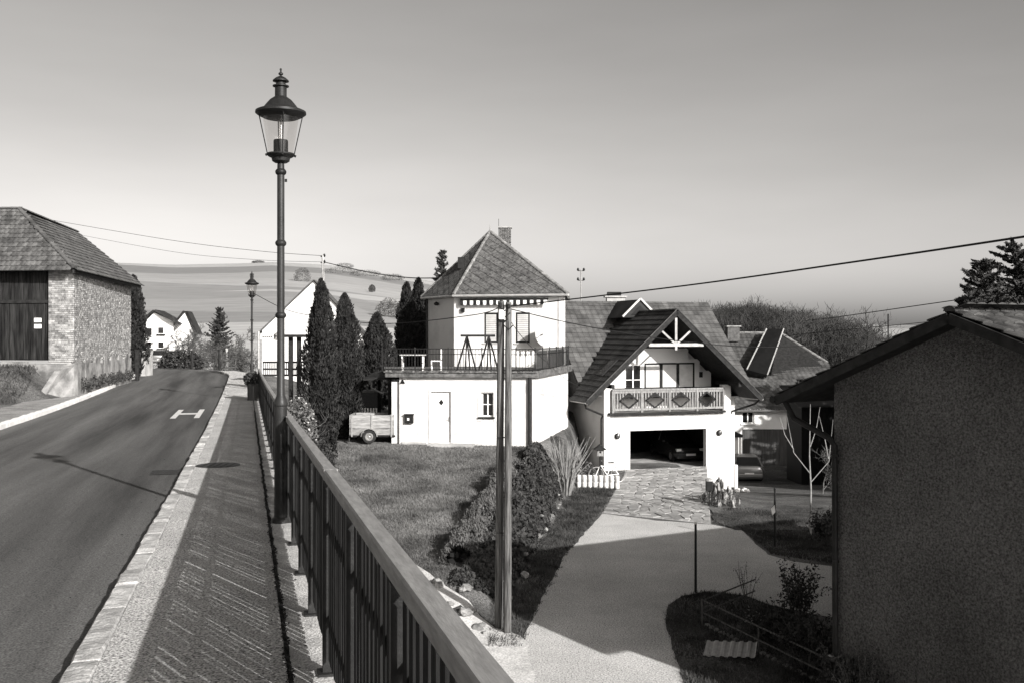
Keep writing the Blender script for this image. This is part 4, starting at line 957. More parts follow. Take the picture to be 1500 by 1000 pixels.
for a in (pw0-.03, pw0+(pw1-pw0)*.248, pw0+(pw1-pw0)*.5, pw0+(pw1-pw0)*.752, pw1-.03): B().obox(gf.pt(a-.05, .16, zfl), gf.u*.1, -gf.n*.13, Vector((0, 0, ztop-zfl-.08))).build('rail_post', MT['wood_bal'], gh)
# round wall lamps, house number
for px, py in ((904, 638), (1053, 633)):
    a, z = gf.at(px, py); b = B(); b.lathe([(.14, 0), (.15, .05), (.12, .12), (.05, .16)], gf.pt(a, 0, z), 18, gf.n); wl = b.build('wall_lamp', MT['pipe_dark'], gh, smooth=True); B().lathe([(.1, .1), (.09, .15), (.02, .17)], gf.pt(a, .03, z), 14, gf.n).build('lamp_lens', MT['tail'], wl, smooth=True)
b = B(); gf.pbox(b, 1049, 1057, 638.5, 643.5, 0, .02); b.build('house_number_plate', MT['plinth'], gh)
# roofs
ZEv, ZRd, XE0, XE1, YF = 3.5, 7.75, -1.3, 7.95, -1.1; XR = (XE0+XE1)/2; SLP = (ZRd-ZEv)/(XR-XE0)
YM, ZM = 6.2, 8.3; YE = YM-(ZM-ZEv)/SLP     # main ridge and eave
YB = YM+(ZM-ZEv)/SLP
L3 = lambda x, y, z: gm @ Vector((x, y, z))
XV0, XV1 = -.7, 8.7                          # main roof ends
vy = YE+(ZRd-ZEv)/SLP                        # wing ridge meets the main slope here
def slab(name, pts, m, t=.1):                # roof boarding below the tiles
    pts = [Vector(p) for p in pts]; nn = (pts[1]-pts[0]).cross(pts[2]-pts[0]).normalized(); b = B(); b.prism([p-nn*t for p in pts], nn*t); return b.build(name, m, gh)
wl_ = [L3(XE0, YF, ZEv), L3(XR, YF, ZRd), L3(XR, vy, ZRd), L3(XE0, YE, ZEv)]
slab('roof_boarding', [wl_[0], wl_[1], wl_[2], wl_[3]], MT['wood_dark'], .12)
wr_ = [L3(XE1, YE, ZEv), L3(XR, vy, ZRd), L3(XR, YF, ZRd), L3(XE1, YF, ZEv)]
slab('roof_boarding', wr_, MT['wood_dark'], .12)
mf_ = [L3(XV0, YE, ZEv), L3(XV0, YM, ZM), L3(XV1, YM, ZM), L3(XV1, YE, ZEv)]
b = B(); b.add([p-Vector((0, 0, .05)) for p in mf_]+[L3(XV0, YB, ZEv), L3(XV1, YB, ZEv)], [(3, 2, 1, 0), (2, 5, 4, 1), (0, 1, 4), (3, 5, 2)]); b.build('roof_boarding', MT['wood_dark'], gh)
b = B(); b.box(0.32, W_-.32, DP-.3, DP, -2, 3.7); b.box(W_+.02, XV1-.4, YE+1.2, DP-.1, -2.4, ZEv+.4); b.build('rear_walls', MT['white'], gh, world=False)
tb = B(); w2, h2_ = .151, .2
tb.add([(-w2, -h2_, 0), (w2, -h2_, 0), (w2, h2_, 0), (-w2, h2_, 0), (-w2, -h2_, .03), (-w2*.3, -h2_, .042), (w2*.3, -h2_, .028), (w2, -h2_, .04), (-w2, h2_, .015), (-w2*.3, h2_, .027), (w2*.3, h2_, .013), (w2, h2_, .025)],
       [(3, 2, 1, 0), (4, 5, 9, 8), (5, 6, 10, 9), (6, 7, 11, 10), (0, 1, 7, 6, 5, 4), (1, 2, 11, 7), (0, 4, 8, 3)])
tmeD = mdata(tb, 'roof_tile', MT['tile_dark']); tmeM = mdata(tb, 'roof_tile', MT['tile_main'])
T = Tiles(gh, tmeD, 'roof_tile', MT['tile_dark'], 230)
# left slope of the wing: eave runs from back to front so that the face looks outwards
tile_face(T, [L3(XE0, YE, ZEv), L3(XE0, YF, ZEv), L3(XR, YF, ZRd), L3(XR, vy, ZRd)], .32, .36, tilt=.05)
T.lim = 230; tile_face(T, [L3(XE1, YF, ZEv), L3(XE1, YE, ZEv), L3(XR, vy, ZRd), L3(XR, YF, ZRd)], .32, .36, tilt=.05); T.done()
T = Tiles(gh, tmeM, 'roof_tile', MT['tile_main'], 0)
tile_face(T, [L3(XV0, YE, ZEv), L3(XR, vy, ZRd), L3(XR, YM, ZM), L3(XV0, YM, ZM)], .32, .36) if False else None
T.slope(L3(XV0, YE, ZEv), (gm.to_3x3() @ Vector((1, 0, 0))), (gm.to_3x3() @ Vector((0, 1, SLP))), XV1-XV0, math.hypot(YM-YE, ZM-ZEv), .32, .36, keep=lambda a, b_: (ZEv+b_*SLP/math.hypot(1, SLP)) > (ZRd-abs(XV0+a-XR)*SLP)+.0 or False)
T.done()
ridge_caps(gh, MT['tile_dark'], L3(XR, YF, ZRd+.04), L3(XR, vy, ZRd+.04), .13, .38); ridge_caps(gh, MT['tile_main'], L3(XV0, YM, ZM+.04), L3(XV1, YM, ZM+.04), .13, .38)
# bargeboards
for (xa, za), (xb, zb2) in (((XE0-.02, ZEv-.1), (XR, ZRd-.08)), ((XE1+.02, ZEv-.1), (XR, ZRd-.08))):
    p, q = L3(xa, YF-.03, za), L3(xb, YF-.03, zb2); B().bar(p, q, .05, .26, up=(0, 0, 1)).build('bargeboard', MT['wood_dark'], gh)
    p, q = L3(xa, YF-.05, za+.16), L3(xb, YF-.05, zb2+.16); B().bar(p, q, .07, .03, up=(0, 0, 1)).build('verge_trim', MT['door_grey'], gh)
for x in (XE0+.02, XE1-.02): B().tube([L3(x-.06*(1 if x < 1 else -1), YF+.02, ZEv-.06), L3(x-.06*(1 if x < 1 else -1), YE, ZEv-.08)], .075, 8).build('gutter', MT['gutter'], gh)
B().tube([L3(XE0-.02, YF+.25, ZEv-.12), L3(XE0+.1, YF+.4, ZEv-.35), L3(-.12, -.12, ZEv-.75), L3(-.1, .1, ZEv-.95), L3(-.1, .1, -.3)], .05, 8).build('downpipe', MT['pipe_dark'], gh)
B().tube([L3(XE1+.02, YF+.25, ZEv-.12), L3(XE1-.1, YF+.5, ZEv-.35), L3(W_+.12, .1, ZEv-.75), L3(W_+.1, .3, ZEv-1)], .05, 8).build('downpipe', MT['pipe_dark'], gh)
# truss in the gable
ZB = 4.98+.6
zb3 = gf.at(982, 505, 1.0)[1]+5.1
B().bar(L3(XR-1.45, YF+.1, zb3), L3(XR+1.45, YF+.1, zb3), .12, .15).build('tie_beam', MT['wood_pale'], gh)
B().bar(L3(XR, YF+.1, zb3-.25), L3(XR, YF+.1, ZRd-.35), .11, .11, up=(0, 1, 0)).build('king_post', MT['wood_pale'], gh)
for sx in (-1, 1): B().bar(L3(XR+sx*.08, YF+.09, zb3+.08), L3(XR+sx*.82, YF+.09, zb3+.72), .09, .1, up=(0, 1, 0)).build('strut', MT['wood_pale'], gh)
for x in (.05, W_-.05): B().bar(L3(x, YF+.1, 4.15), L3(x, 1.4, 4.15), .16, .18).build('purlin', MT['wood_dark'], gh)
gp = [L3(1.35, 1.5, 5.9), L3(W_-1.65, 1.5, 5.9), L3(XR+.1, 1.5, ZRd-.25), L3(XR-.1, 1.5, ZRd-.25)]
b = B(); b.prism(gp, gm.to_3x3() @ Vector((0, .15, 0))); b.build('gable_shade_boarding', MT['wood_dark'], gh)  # boarding coloured dark to hold the shadow up in the gable
# skylight in the wing's left slope
u_ = gm.to_3x3() @ Vector((0, -1, 0)); v_ = (gm.to_3x3() @ Vector((1, 0, SLP))).normalized(); n_ = u_.cross(v_)
o_ = L3(XE0, .55, ZEv)+v_*1.6+n_*.06
b = B(); b.obox(o_, u_*.75, v_*1.1, n_*.06); sk = b.build('skylight', MT['pipe_dark'], gh); b = B(); b.obox(o_+u_*.08+v_*.08+n_*.061, u_*.59, v_*.94, n_*.008); b.build('pane', MT['glass_dark'], sk)
# little upper gable straddling the wing ridge
ya, za_ = 3.2, ZM+.12; hwid = 1.0
g0, g1, g2 = L3(XR-hwid, ya, za_-hwid*.95), L3(XR+hwid, ya, za_-hwid*.95), L3(XR, ya, za_)
yd = gm.to_3x3() @ Vector((0, 1, 0))
b = B(); b.prism([g0, g1, g2], yd*(YM-ya)); dg = b.build('upper_gable', MT['tile_dark'], gh)
for p in (g0, g1): B().bar(p-yd*.06+Vector((0, 0, .05)), g2-yd*.06+Vector((0, 0, .05)), .08, .1).build('gable_trim', MT['dish'], dg)
b = B(); c = (g0+g1+g2)/3; b.prism([c+(p-c)*.5-yd*.02 for p in (g0, g1, g2)], -yd*.02); b.build('gable_vent', MT['black'], dg)
# chimney with cowl, aerials
q = P(902, 437, 55.5); b = B(); b.box(q.x-.5, q.x+.5, 55.4, 56.1, 2.2, 3.55); cm = b.build('chimney', MT['concrete'], gh)
B().box(q.x-.62, q.x+.62, 55.3, 56.2, 3.55, 3.63).build('chimney_cap', MT['concrete'], cm); B().box(q.x-.45, q.x+.3, 55.45, 56.0, 3.64, 3.85).build('cowl', MT['pipe_dark'], cm)
ms = thing('roof_mast', 'thin service mast with insulators on the tiled ridge', 'mast', P(851, 440, 55))
p, q = P(851, 447, 55), P(851, 395, 55); B().tube([p, q], .035, 6).build('pole', MT['metal'], ms)
for y_ in (397, 411):
    c = P(851, y_, 55); B().tube([c+Vector((-.17, 0, 0)), c+Vector((.17, 0, 0))], .02, 5).build('crossarm', MT['iron'], ms)
    for dx in (-.16, .16): B().lathe([(.05, 0), (.07, .06), (.05, .14), (.02, .16)], c+Vector((dx, 0, 0)), 8).build('insulator', MT['iron'], ms)
# ------------------------------------------------------------------ house and barn at the back right
bh = thing('farmhouse', 'farmhouse with low tiled wing, grey barn doors and long roof', 'house', (13.5, 63, -7))
bw = Wall((P(1066, 690, 63).x, 63.0), (P(1161, 690, 63.0).x, 63.0)); dz0_, dz1 = bw.at(1087, 689)[1], bw.at(1087, 628)[1]
da, db = bw.at(1087, 650)[0], bw.at(1155, 650)[0]; wa = (bw.at(1086.5, 610)[0], bw.at(1105, 610)[0], bw.at(1090, 620)[1], bw.at(1090, 602)[1])
zE = bw.at(1100, 598)[1]
b = B(); bw.panel(b, -8, zE, holes=[(da, db, -9, dz1), wa]); b.build('front_wall', MT['white'], bh)
x1 = bw.pt(bw.L, 0, 0); b = B(); Wall((x1.x, x1.y), (x1.x+.5, 72)).panel(b, -8, zE, a0=.31); b.build('side_wall', MT['white'], bh)
fr = bw.window(bh, *wa, MT['frame_white'], MT['glass_dark'], fw=.08, mull=1); b = B(); bw.box(b, wa[0]-.05, wa[1]+.05, -.05, .08, wa[2]-.06, wa[2]); b.build('window_sill', MT['frame_white'], fr)
n = 16; pm = mdata(B().box(-.5, .5, -.5, .5, -.5, .5), 'door_board', MT['door_grey'])
for i in range(n):
    a = da+(db-da)*(i+.5)/n; piece('door_board', pm, frameM(bw.pt(a, -.1+(.012 if i % 2 else 0), (dz0_+dz1)/2), bw.u*((db-da)/n-(.03 if i == 7 else .008)), -bw.n*.05, Vector((0, 0, dz1-dz0_))), bh)
b = B(); bw.box(b, da, db, -.24, -.16, -8, dz1); b.build('door_backing', MT['black'], bh)
b = B(); bw.pbox(b, 1132, 1137, 656, 657.5, -.07, -.05); b.build('door_latch', MT['metal'], bh)
tmeF = mdata(tb, 'roof_tile', MT['tile_main'])
def roof_face(parent, T, poly, tw=.32, th=.38, **k):
    poly = [Vector(p) for p in poly]; nn = (poly[1]-poly[0]).cross(poly[2]-poly[0]).normalized(); b = B(); b.prism([p-nn*.12 for p in poly], nn*.12); b.build('roof_boarding', MT['wood_dark'], parent); tile_face(T, poly, tw, th, **k)
T = Tiles(bh, tmeF, 'roof_tile', MT['tile_main'], 280)
e0, e1 = P(1064, 600, 62.6), P(1166, 599, 62.6); r0, r1 = P(1064, 553, 66), P(1166, 553, 66); e0.z = e1.z = zE-.02
roof_face(bh, T, [e0, e1, r1, r0], stagger=.5)
h0, h1_, t1, t0 = P(1030, 556, 66.5), P(1120, 556, 66.5), P(1140, 488, 71), P(1030, 488, 71)
b = B(); B().box(h0.x, P(1150, 600, 66).x, 66.2, 74, -8, h0.z+.05).build('rear_block', MT['white'], bh)
T.lim = 0; roof_face(bh, T, [h0, h1_, t1, t0])
# set-back roof right of the darkened roof face
k0, k1, k2, k3 = P(1118, 545, 65.9), P(1222, 560, 66.4), P(1212, 530, 68.5), P(1143, 488, 71)
roof_face(bh, T, [P(1128, 556, 66.2), P(1230, 552, 66.2), P(1208, 530, 68.2), P(1143, 488, 71)])
T.done()
ridge_caps(bh, MT['slate_cap'], P(1030, 487, 71), P(1143, 487, 71), .14, .4); ridge_caps(bh, MT['slate_cap'], P(1143, 487, 71), P(1212, 530, 68.3), .14, .4, 'hip_tile')
# roof face between both roof planes, its shade painted near-black
q = [P(1092, 545, 65.7), P(1122, 553, 65.6), P(1146, 486, 70.2), P(1121, 486, 70.2)]; b = B(); nn = (q[1]-q[0]).cross(q[2]-q[0]).normalized(); b.prism(q, nn*.25); b.build('roof_shade_strip', MT['strip'], bh)
for p, r in ((q[0], q[3]), (q[1], q[2])): B().tube([p+nn*.26, r+nn*.26], .05, 6).build('flashing', MT['gutter'], bh)
c = P(1073, 488, 70.2); b = B(); b.box(c.x-.42, c.x+.42, 69.8, 70.6, 1.0, 2.0); cm = b.build('chimney', MT['brick_dark'], bh); B().box(c.x-.5, c.x+.5, 69.7, 70.7, 2.0, 2.08).build('chimney_cap', MT['concrete'], cm)
u_ = (h1_-h0).normalized(); n_ = u_.cross(t0-h0).normalized(); v_ = n_.cross(u_); o_ = P(1064, 551, 66.9)+n_*.05
o_ = h0+u_*(P(1064, 550, 67.2).x-h0.x)+v_*.35+n_*.06
b = B(); b.obox(o_, u_*.75, v_*.95, n_*.08); sk = b.build('skylight', MT['frame_white'], bh); b = B(); b.obox(o_+u_*.1+v_*.1+n_*.081, u_*.55, v_*.75, n_*.008); b.build('pane', MT['glass_dark'], sk)
B().tube([e0+Vector((0, -.06, -.04)), e1+Vector((0, -.06, -.04))], .07, 8).build('gutter', MT['gutter'], bh)
# porch canopy beside the garage house
pc = thing('porch', 'small tiled porch with pale post behind the garage house corner', 'porch', P(1085, 690, 56))
q0, q1 = P(1070, 650, 57), P(1087, 655, 57); b = B(); b.prism([P(1068, 629, 57), P(1088, 636, 57), P(1088, 640, 57), P(1068, 640, 57)][::-1], Vector((0, 1.5, 0))); b.build('roof', MT['tile_dark'], pc)
B().box(P(1071, 640, 57).x, P(1083, 640, 57).x, 57.3, 58.2, -7, P(1078, 640, 57).z).build('wall', MT['white'], pc); B().box(P(1083.5, 640, 57).x, P(1086.5, 640, 57).x, 57.05, 57.2, -7, P(1078, 640, 57).z).build('post', MT['frame_white'], pc)
b = B(); p = P(1078, 713, 50.3); b.box(p.x-.07, p.x+.07, 50.2, 50.4, -6.4, P(1078, 680, 50.3).z); tag(b.build('marker_stone', MT['frame_white']), 'white upright stone at the right corner of the garage house', 'marker stone')
b = B(); p = P(1164, 650, 60); b.box(p.x-.17, p.x+.17, 60, 60.3, -8, P(1164, 612, 60).z); tag(b.build('lit_wall_strip', MT['white_old']), 'narrow strip standing in for the lit wall beside the barn doors', 'pillar')  # added strip standing in for a lit sliver of wall farther back
# ------------------------------------------------------------------ rendered house on the right
aR = rad(29); nR = Vector((-math.cos(aR), -math.sin(aR), 0)); dR = Vector((math.sin(aR), -math.cos(aR), 0))
c0 = P(1222, 600, 18.0); c0.z = 0
rh = thing('rendered_house', 'dark roughcast house gable filling the right foreground', 'house', (c0.x, c0.y, ZD))
ov = .45; c1 = c0+nR*ov
def onr(px, py, base):                   # point of the plane through base along dR seen at that pixel
    k = (px-HX)/F; t = (k*base.y-base.x)/(dR.x-k*dR.y); q = base+dR*t; return t, EYE-(py-HY)/F*q.y
tE, zEr = onr(1137, 577, c1); tR, zRr = onr(1391, 456, c1); tN, zN = onr(1500, 499, c1); slopeN = (zRr-zN)/(tN-tR); tNE = tR+4.6; zNE = zRr-slopeN*4.6
zwall = zEr+(zRr-zEr)*(0-tE)/(tR-tE)-.12; zwN = zRr-slopeN*(4.1)-.12
b = B(); g = [c0+Vector((0, 0, -6.2)), c0+dR*(tR+4.1)+Vector((0, 0, -6.2)), c0+dR*(tR+4.1)+Vector((0, 0, zwN)), c0+dR*tR+Vector((0, 0, zRr-.14)), c0+Vector((0, 0, zwall))]
b.prism(g, -nR*13); b.build('wall', MT['rough'], rh)
eR = -nR
def rpt(t, z, e=0): q = c1+dR*t+eR*e; return Vector((q.x, q.y, z))
for t0_, z0_, t1_, z1_ in ((tE, zEr, tR, zRr), (tNE, zNE, tR, zRr)):
    q = [rpt(t0_, z0_), rpt(t0_, z0_, 14), rpt(t1_, z1_, 14), rpt(t1_, z1_)]
    b = B(); b.prism([p-Vector((0, 0, .16)) for p in q], Vector((0, 0, .12))); b.build('roof_boarding', MT['wood_dark'], rh)
    B().bar(rpt(t0_, z0_-.12, -.02), rpt(t1_, z1_-.11, -.02), .04, .16).build('bargeboard', MT['wood_dark'], rh)
tb2 = B(); w3, h3 = .119, .2; V = []; k = 7
for y in (-h3, h3):
    for j in range(k): x = -w3+2*w3*j/(k-1); V.append((x, y, .02+.03*math.sin(math.pi*j/(k-1))-(.018 if y > 0 else 0)))
    V += [(w3, y, 0), (-w3, y, 0)]
m_ = k+2; tb2.add(V, [(j, j+1, m_+j+1, m_+j) for j in range(k-1)]+[tuple(reversed(range(m_))), tuple(range(m_, 2*m_)), (k-1, k, m_+k, m_+k-1), (k+1, 0, m_, m_+k+1)])
tmeP = mdata(tb2, 'roof_tile', mat('old pantile', .02, .07, sc=3, det=8, rough=.85, rnd=.3, bump=.4, bsc=20), smooth=False)
T = Tiles(rh, tmeP, 'roof_tile', tmeP.materials[0], 250)
sl_ = Vector((0, 0, 1)); vN = (rpt(tR, zRr)-rpt(tNE, zNE)).normalized()
T.slope(rpt(tNE, zNE-.02), eR, vN, 6, (rpt(tR, zRr)-rpt(tNE, zNE)).length, .25, .36, keep=lambda a, b_: b_ > 1.4, tilt=.05); T.lim = 0
vF = (rpt(tR, zRr)-rpt(tE, zEr)).normalized(); T.slope(rpt(tE, zEr-.02, 14), -eR, vF, 14, (rpt(tR, zRr)-rpt(tE, zEr)).length, .25, .36, tilt=.05); T.done()
ridge_caps(rh, tmeP.materials[0], rpt(tR, zRr+.03), rpt(tR, zRr+.03, 14), .11, .36)
B().tube([rpt(tE-.06, zEr-.1, -.05), rpt(tE-.06, zEr-.1, 10)], .07, 8).build('gutter', MT['pipe_dark'], rh)
pz = c0+nR*.08
B().tube([rpt(tE-.02, zEr-.16, .25), rpt(tE+.15, zEr-.45, .3), c0+nR*.1-dR*.02+Vector((0, 0, zEr-.75)), c0+nR*.075+dR*.08+Vector((0, 0, zEr-.88)), c0+nR*.075+dR*.1+Vector((0, 0, -5.2))], .055, 10).build('downpipe', MT['pipe_dark'], rh, smooth=True)
for z in (-.6, -2.5, -4.4): B().lathe([(.065, -.02), (.065, .02)], c0+nR*.075+dR*.1+Vector((0, 0, z)), 10).build('pipe_clip', MT['pipe_dark'], rh)
# ------------------------------------------------------------------ driveway, path, apron
def sheet(name, pts, m, dz, kind='structure', jit=.05, sub=.35):
    out = []; n = len(pts)
    for i in range(n):
        p, q = pts[i], pts[(i+1) % n]; L = (q-p).length; k = max(1, int(L/sub))
        for j in range(k):
            r = p.lerp(q, j/k); d = (q-p).normalized(); r = r+Vector((d.y, -d.x, 0))*random.uniform(-jit, jit); out.append(Vector((r.x, r.y, ZD+dz)))
    tri = tessellate_polygon([out]); b = B(); b.v = [tuple(p) for p in out]; b.f = []
    for t in tri:
        a, c, d = (Vector(out[i]) for i in t); f = tuple(t); b.f.append(f if (c-a).cross(d-a).z > 0 else f[::-1])
    return b.build(name, m, kind=kind)
gp = lambda x, y: G(x, y, ZD)
drv = [gp(772, 1120), gp(1100, 1120), gp(1040, 1060), gp(1002, 1000), gp(985, 950), gp(974, 908), gp(978, 886), gp(1000, 873), gp(1040, 866), gp(1090, 872), gp(1140, 890), gp(1222, 905), gp(1300, 905), gp(1300, 835), gp(1222, 830), gp(1160, 822), gp(1125, 812), gp(1100, 790), gp(1085, 776), gp(1042, 768), gp(960, 762), gp(882, 752), gp(868, 768), gp(830, 810), gp(800, 862), gp(780, 905), gp(766, 938), gp(768, 975)]
sheet('driveway', drv, MT['drive'], .014, jit=.035)
# footpath between the retaining wall and the pole
V = []; Ys = np.arange(14, 30.2, .6); NC = 7
for Y_ in Ys:
    xl = .58*NR.x-.2661*Y_+.58*.257*.27; xr = np.interp(Y_, [14, 18, 20.5, 21.6, 22.6, 25, 30.2], [.75, .45, .36, .3, -.5, -1.9, -5.0])+.06*math.sin(Y_*3)
    for k in range(NC): x = xl+(xr-xl)*k/(NC-1); V.append((x, Y_, float(hz(x, Y_))+.035))
npmesh('footpath', V, [(i*NC+k, i*NC+k+1, (i+1)*NC+k+1, (i+1)*NC+k) for i in range(len(Ys)-1) for k in range(NC-1)], MT['path'], kind='structure')
# worn yard falling away to the farmhouse
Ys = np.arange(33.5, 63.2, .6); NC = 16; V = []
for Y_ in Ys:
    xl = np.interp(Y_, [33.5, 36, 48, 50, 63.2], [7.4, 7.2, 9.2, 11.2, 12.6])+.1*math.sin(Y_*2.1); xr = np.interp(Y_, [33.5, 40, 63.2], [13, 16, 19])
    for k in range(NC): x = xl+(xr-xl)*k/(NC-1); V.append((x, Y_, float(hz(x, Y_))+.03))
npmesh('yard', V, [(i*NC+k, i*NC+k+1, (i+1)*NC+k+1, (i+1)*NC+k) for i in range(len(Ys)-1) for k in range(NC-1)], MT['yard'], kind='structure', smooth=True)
# flagstone apron before the garage, stone by stone
ap = bpy.data.objects.new('apron', None); COL.objects.link(ap); ap['kind'] = 'structure'; MR[ap] = Matrix.Identity(4)
q00, q10 = G(882, 751, ZD), G(1041, 767, ZD); q01 = gf.pt(ga0-.15, -.02, ZD); q11 = gf.pt(ga1+.05, -.02, ZD)
b = B(); b.add([p+Vector((0, 0, .008)) for p in (q00, q10, q11, q01)], [(0, 1, 2, 3)]); b.build('apron_bed', MT['joint'], ap)
nu, nv = 10, 29; Pj = {}
for i in range(nu+1):
    for j in range(nv+1):
        u, v = i/nu, j/nv; off = (.5/nu if j % 2 else 0)
        uu = min(max(u+(off if 0 < i < nu else 0)+random.uniform(-.03, .03)*(0 < i < nu), 0), 1); vv = min(max(v+random.uniform(-.009, .009), 0), 1)
        Pj[i, j] = (q00.lerp(q10, uu)).lerp(q01.lerp(q11, uu), vv)
for i in range(nu):
    for j in range(nv):
        q = [Pj[i, j], Pj[i+1, j], Pj[i+1, j+1], Pj[i, j+1]]; c = sum(q, Vector())/4; z = .03+random.uniform(-.01, .014)
        lo = [c+(p-c)*.93 for p in q]; hi = [c+(p-c)*.84 for p in q]
        b = B(); tl_ = random.uniform(-.01, .01); b.v = [tuple(p+Vector((0, 0, .009))) for p in lo]+[tuple(p+Vector((0, 0, z+(tl_ if k < 2 else -tl_)))) for k, p in enumerate(hi)]
        b.f = [(0, 1, 5, 4), (1, 2, 6, 5), (2, 3, 7, 6), (3, 0, 4, 7), (4, 5, 6, 7)]; b.build('flagstone', MT['cobble'], ap)
# ------------------------------------------------------------------ utility pole and cables
pp = P(737, 915, 22.4)
up = thing('utility_pole', 'weathered double wooden utility pole beside the driveway', 'utility pole', (pp.x, 22.4, ZD))
pl_, pr_ = P(730.5, 880, 22.4), P(743.5, 915, 22.0); tl_, tr_ = P(734, 441, 22.3), P(745, 443, 22.2)
for p, q, r in ((pl_, tl_, .095), (pr_, tr_, .088)):
    n = 14; pts = [Vector((p.x+(q.x-p.x)*t, p.y+(q.y-p.y)*t, ZD-.3+(q.z-ZD+.3)*t)) for t in np.linspace(0, 1, n)]; B().tube(pts, [r*(1-.22*i/n)+random.uniform(-.003, .003) for i in range(n)], 14).build('pole', MT['pole'], up, smooth=True)
for y_ in (470, 640, 780):
    c = P(738, y_, 22.2); B().tube([c-Vector((.16, 0, 0)), c+Vector((.16, 0, 0))], .014, 6).build('bolt', MT['iron'], up)
c = P(735, 461, 22.1); B().box(c.x-.06, c.x+.06, c.y-.16, c.y-.1, c.z-.1, c.z+.1).build('junction_box', MT['frame_white'], up)
for k in range(4):
    c = P(738+random.uniform(-8, 8), 452+k*9, 22.1); B().tube([c+Vector((-.1, -.1, .05)), c+Vector((.02, -.16, -.06)), c+Vector((.12, -.1, .04))], .014, 5).build('cable_loop', MT['wire'], up)
for c in (P(733, 447, 22.2), P(745, 449, 22.1)): B().lathe([(.02, -.06), (.045, -.03), (.045, .02), (.03, .05)], c+Vector((0, -.13, 0)), 10).build('insulator', MT['iron'], up)
def cable(label, pts, r, sag=0):
    if len(pts) == 2:
        a, c = Vector(pts[0]), Vector(pts[1]); pts = [a.lerp(c, t)-Vector((0, 0, sag*4*t*(1-t))) for t in np.linspace(0, 1, 25)]
    b = B(); b.tube(pts, r, 6); tag(b.build('cable', MT['wire'], smooth=True), label, 'cable')
def cat_(pts, n=10):                     # smooth through pixel-depth points
    out = []
    for i in range(len(pts)-1):
        p0_, p1_, p2_, p3_ = pts[max(i-1, 0)], pts[i], pts[i+1], pts[min(i+2, len(pts)-1)]
        for k in range(n):
            t = k/n; out.append(.5*((2*p1_)+(p2_-p0_)*t+(2*p0_-5*p1_+4*p2_-p3_)*t*t+(3*p1_-p0_-3*p2_+p3_)*t**3))
    return out+[pts[-1]]
tp = P(746, 449, 22.1)
cable('thick black cable rising from the pole top to the right edge', cat_([tp, P(1000, 419, 17.5), P(1250, 384, 13.6), P(1500, 347, 10.6), P(1800, 300, 8)]), .013)
cable('sagging cable from the pole across the garage house to the right', cat_([P(744, 452, 22.2), P(860, 478, 25), P(1000, 500, 28.5), P(1110, 508, 31), P(1200, 505, 32.5), P(1290, 497, 34), P(1420, 481, 36)]), .012)
cable('thin cable dropping from the pole to the terrace wall', cat_([P(742, 462, 22.2), P(775, 505, 28), P(825, 552, 40), P(850, 566, 45.5)]), .008)
cable('black cable running left from the pole to the far street lamp', cat_([P(733, 450, 22.2), P(690, 462, 24.5), P(560, 474, 29), P(460, 463, 32.5), P(415, 452, 34), P(372, 430, 35.5)]), .011)
cable('high cable crossing the sky above the wooded hill', cat_([P(1180, 470, 60), P(1230, 464, 52), P(1370, 444, 44), P(1560, 417, 36)]), .02)
cable('lower thin cable before the wooded hill', cat_([P(1150, 492, 64), P(1226, 484, 58), P(1345, 473, 50), P(1500, 455, 44)]), .016)
cable('thick cable from the far pole to the pyramid roof', cat_([P(474, 384, 72), P(540, 399, 66), P(600, 407, 60), P(655, 407, 52)]), .03)
cable('upper faint wire from the barn roof to the far pole', cat_([P(60, 320, 90), P(250, 352, 80), P(380, 368, 75), P(473, 375, 72)]), .016)
cable('lower faint wire from the barn roof to the far pole', cat_([P(110, 343, 90), P(260, 370, 80), P(380, 381, 75), P(473, 384, 72)]), .012)
fp = thing('far_pole', 'slim utility pole with insulators rising behind the white gable', 'utility pole', P(473, 560, 72))
B().tube([P(473, 560, 72), P(473, 374, 72)], [.14, .09], 8).build('pole', MT['wood_pale'], fp)
for y_ in (376, 385): c = P(473, y_, 72); B().tube([c-Vector((.16, 0, 0)), c+Vector((.16, 0, 0))], .05, 6).build('crossarm', MT['iron'], fp); B().lathe([(.06, 0), (.1, .08), (.04, .2)], c+Vector((.1, 0, 0)), 8).build('insulator', MT['iron'], fp)
# ------------------------------------------------------------------ white gable house behind the lamp, bus stop
wg = thing('gable_house', 'plain white gable end behind the lamp post and thujas', 'house', P(458, 560, 60))
g = [P(384, 575, 60), P(533, 575, 60), P(533, 489, 60), P(460, 412, 60), P(384, 484, 60)]; g[0].z = g[1].z = -3.2
b = B(); b.prism(g, Vector((-1.5, 11, 0))); b.build('wall', MT['white'], wg)
for i, (p, q) in enumerate(((P(379, 488, 59.8), P(460, 410.5, 59.8)), (P(460, 410.5, 59.8), P(538, 494, 59.8)))):
    nn = Vector((-(q-p).z, 0, (q-p).x)).normalized(); b = B(); b.prism([p, q, q+nn*.07, p+nn*.07], Vector((-1.5, 11.2, 0))); b.build('roof', MT['tile_main'], wg)
B().bar(P(378, 490, 59.7), P(410, 489, 59.7), .1, .12).build('eaves_board', MT['wood_dark'], wg)
bs = thing('bus_shelter', 'dark timber bus shelter frame in front of the white gable', 'bus shelter', P(432, 560, 46))
for x in (426, 438): B().box(P(x, 500, 46).x-.09, P(x, 500, 46).x+.09, 46-.09, 46+.09, -1.8, P(x, 494, 46).z).build('post', MT['wood_dark'], bs)
B().box(P(400, 500, 46).x, P(455, 500, 46).x, 45.6, 47.4, P(430, 494, 46).z, P(430, 490, 46).z).build('roof', MT['wood_dark'], bs)
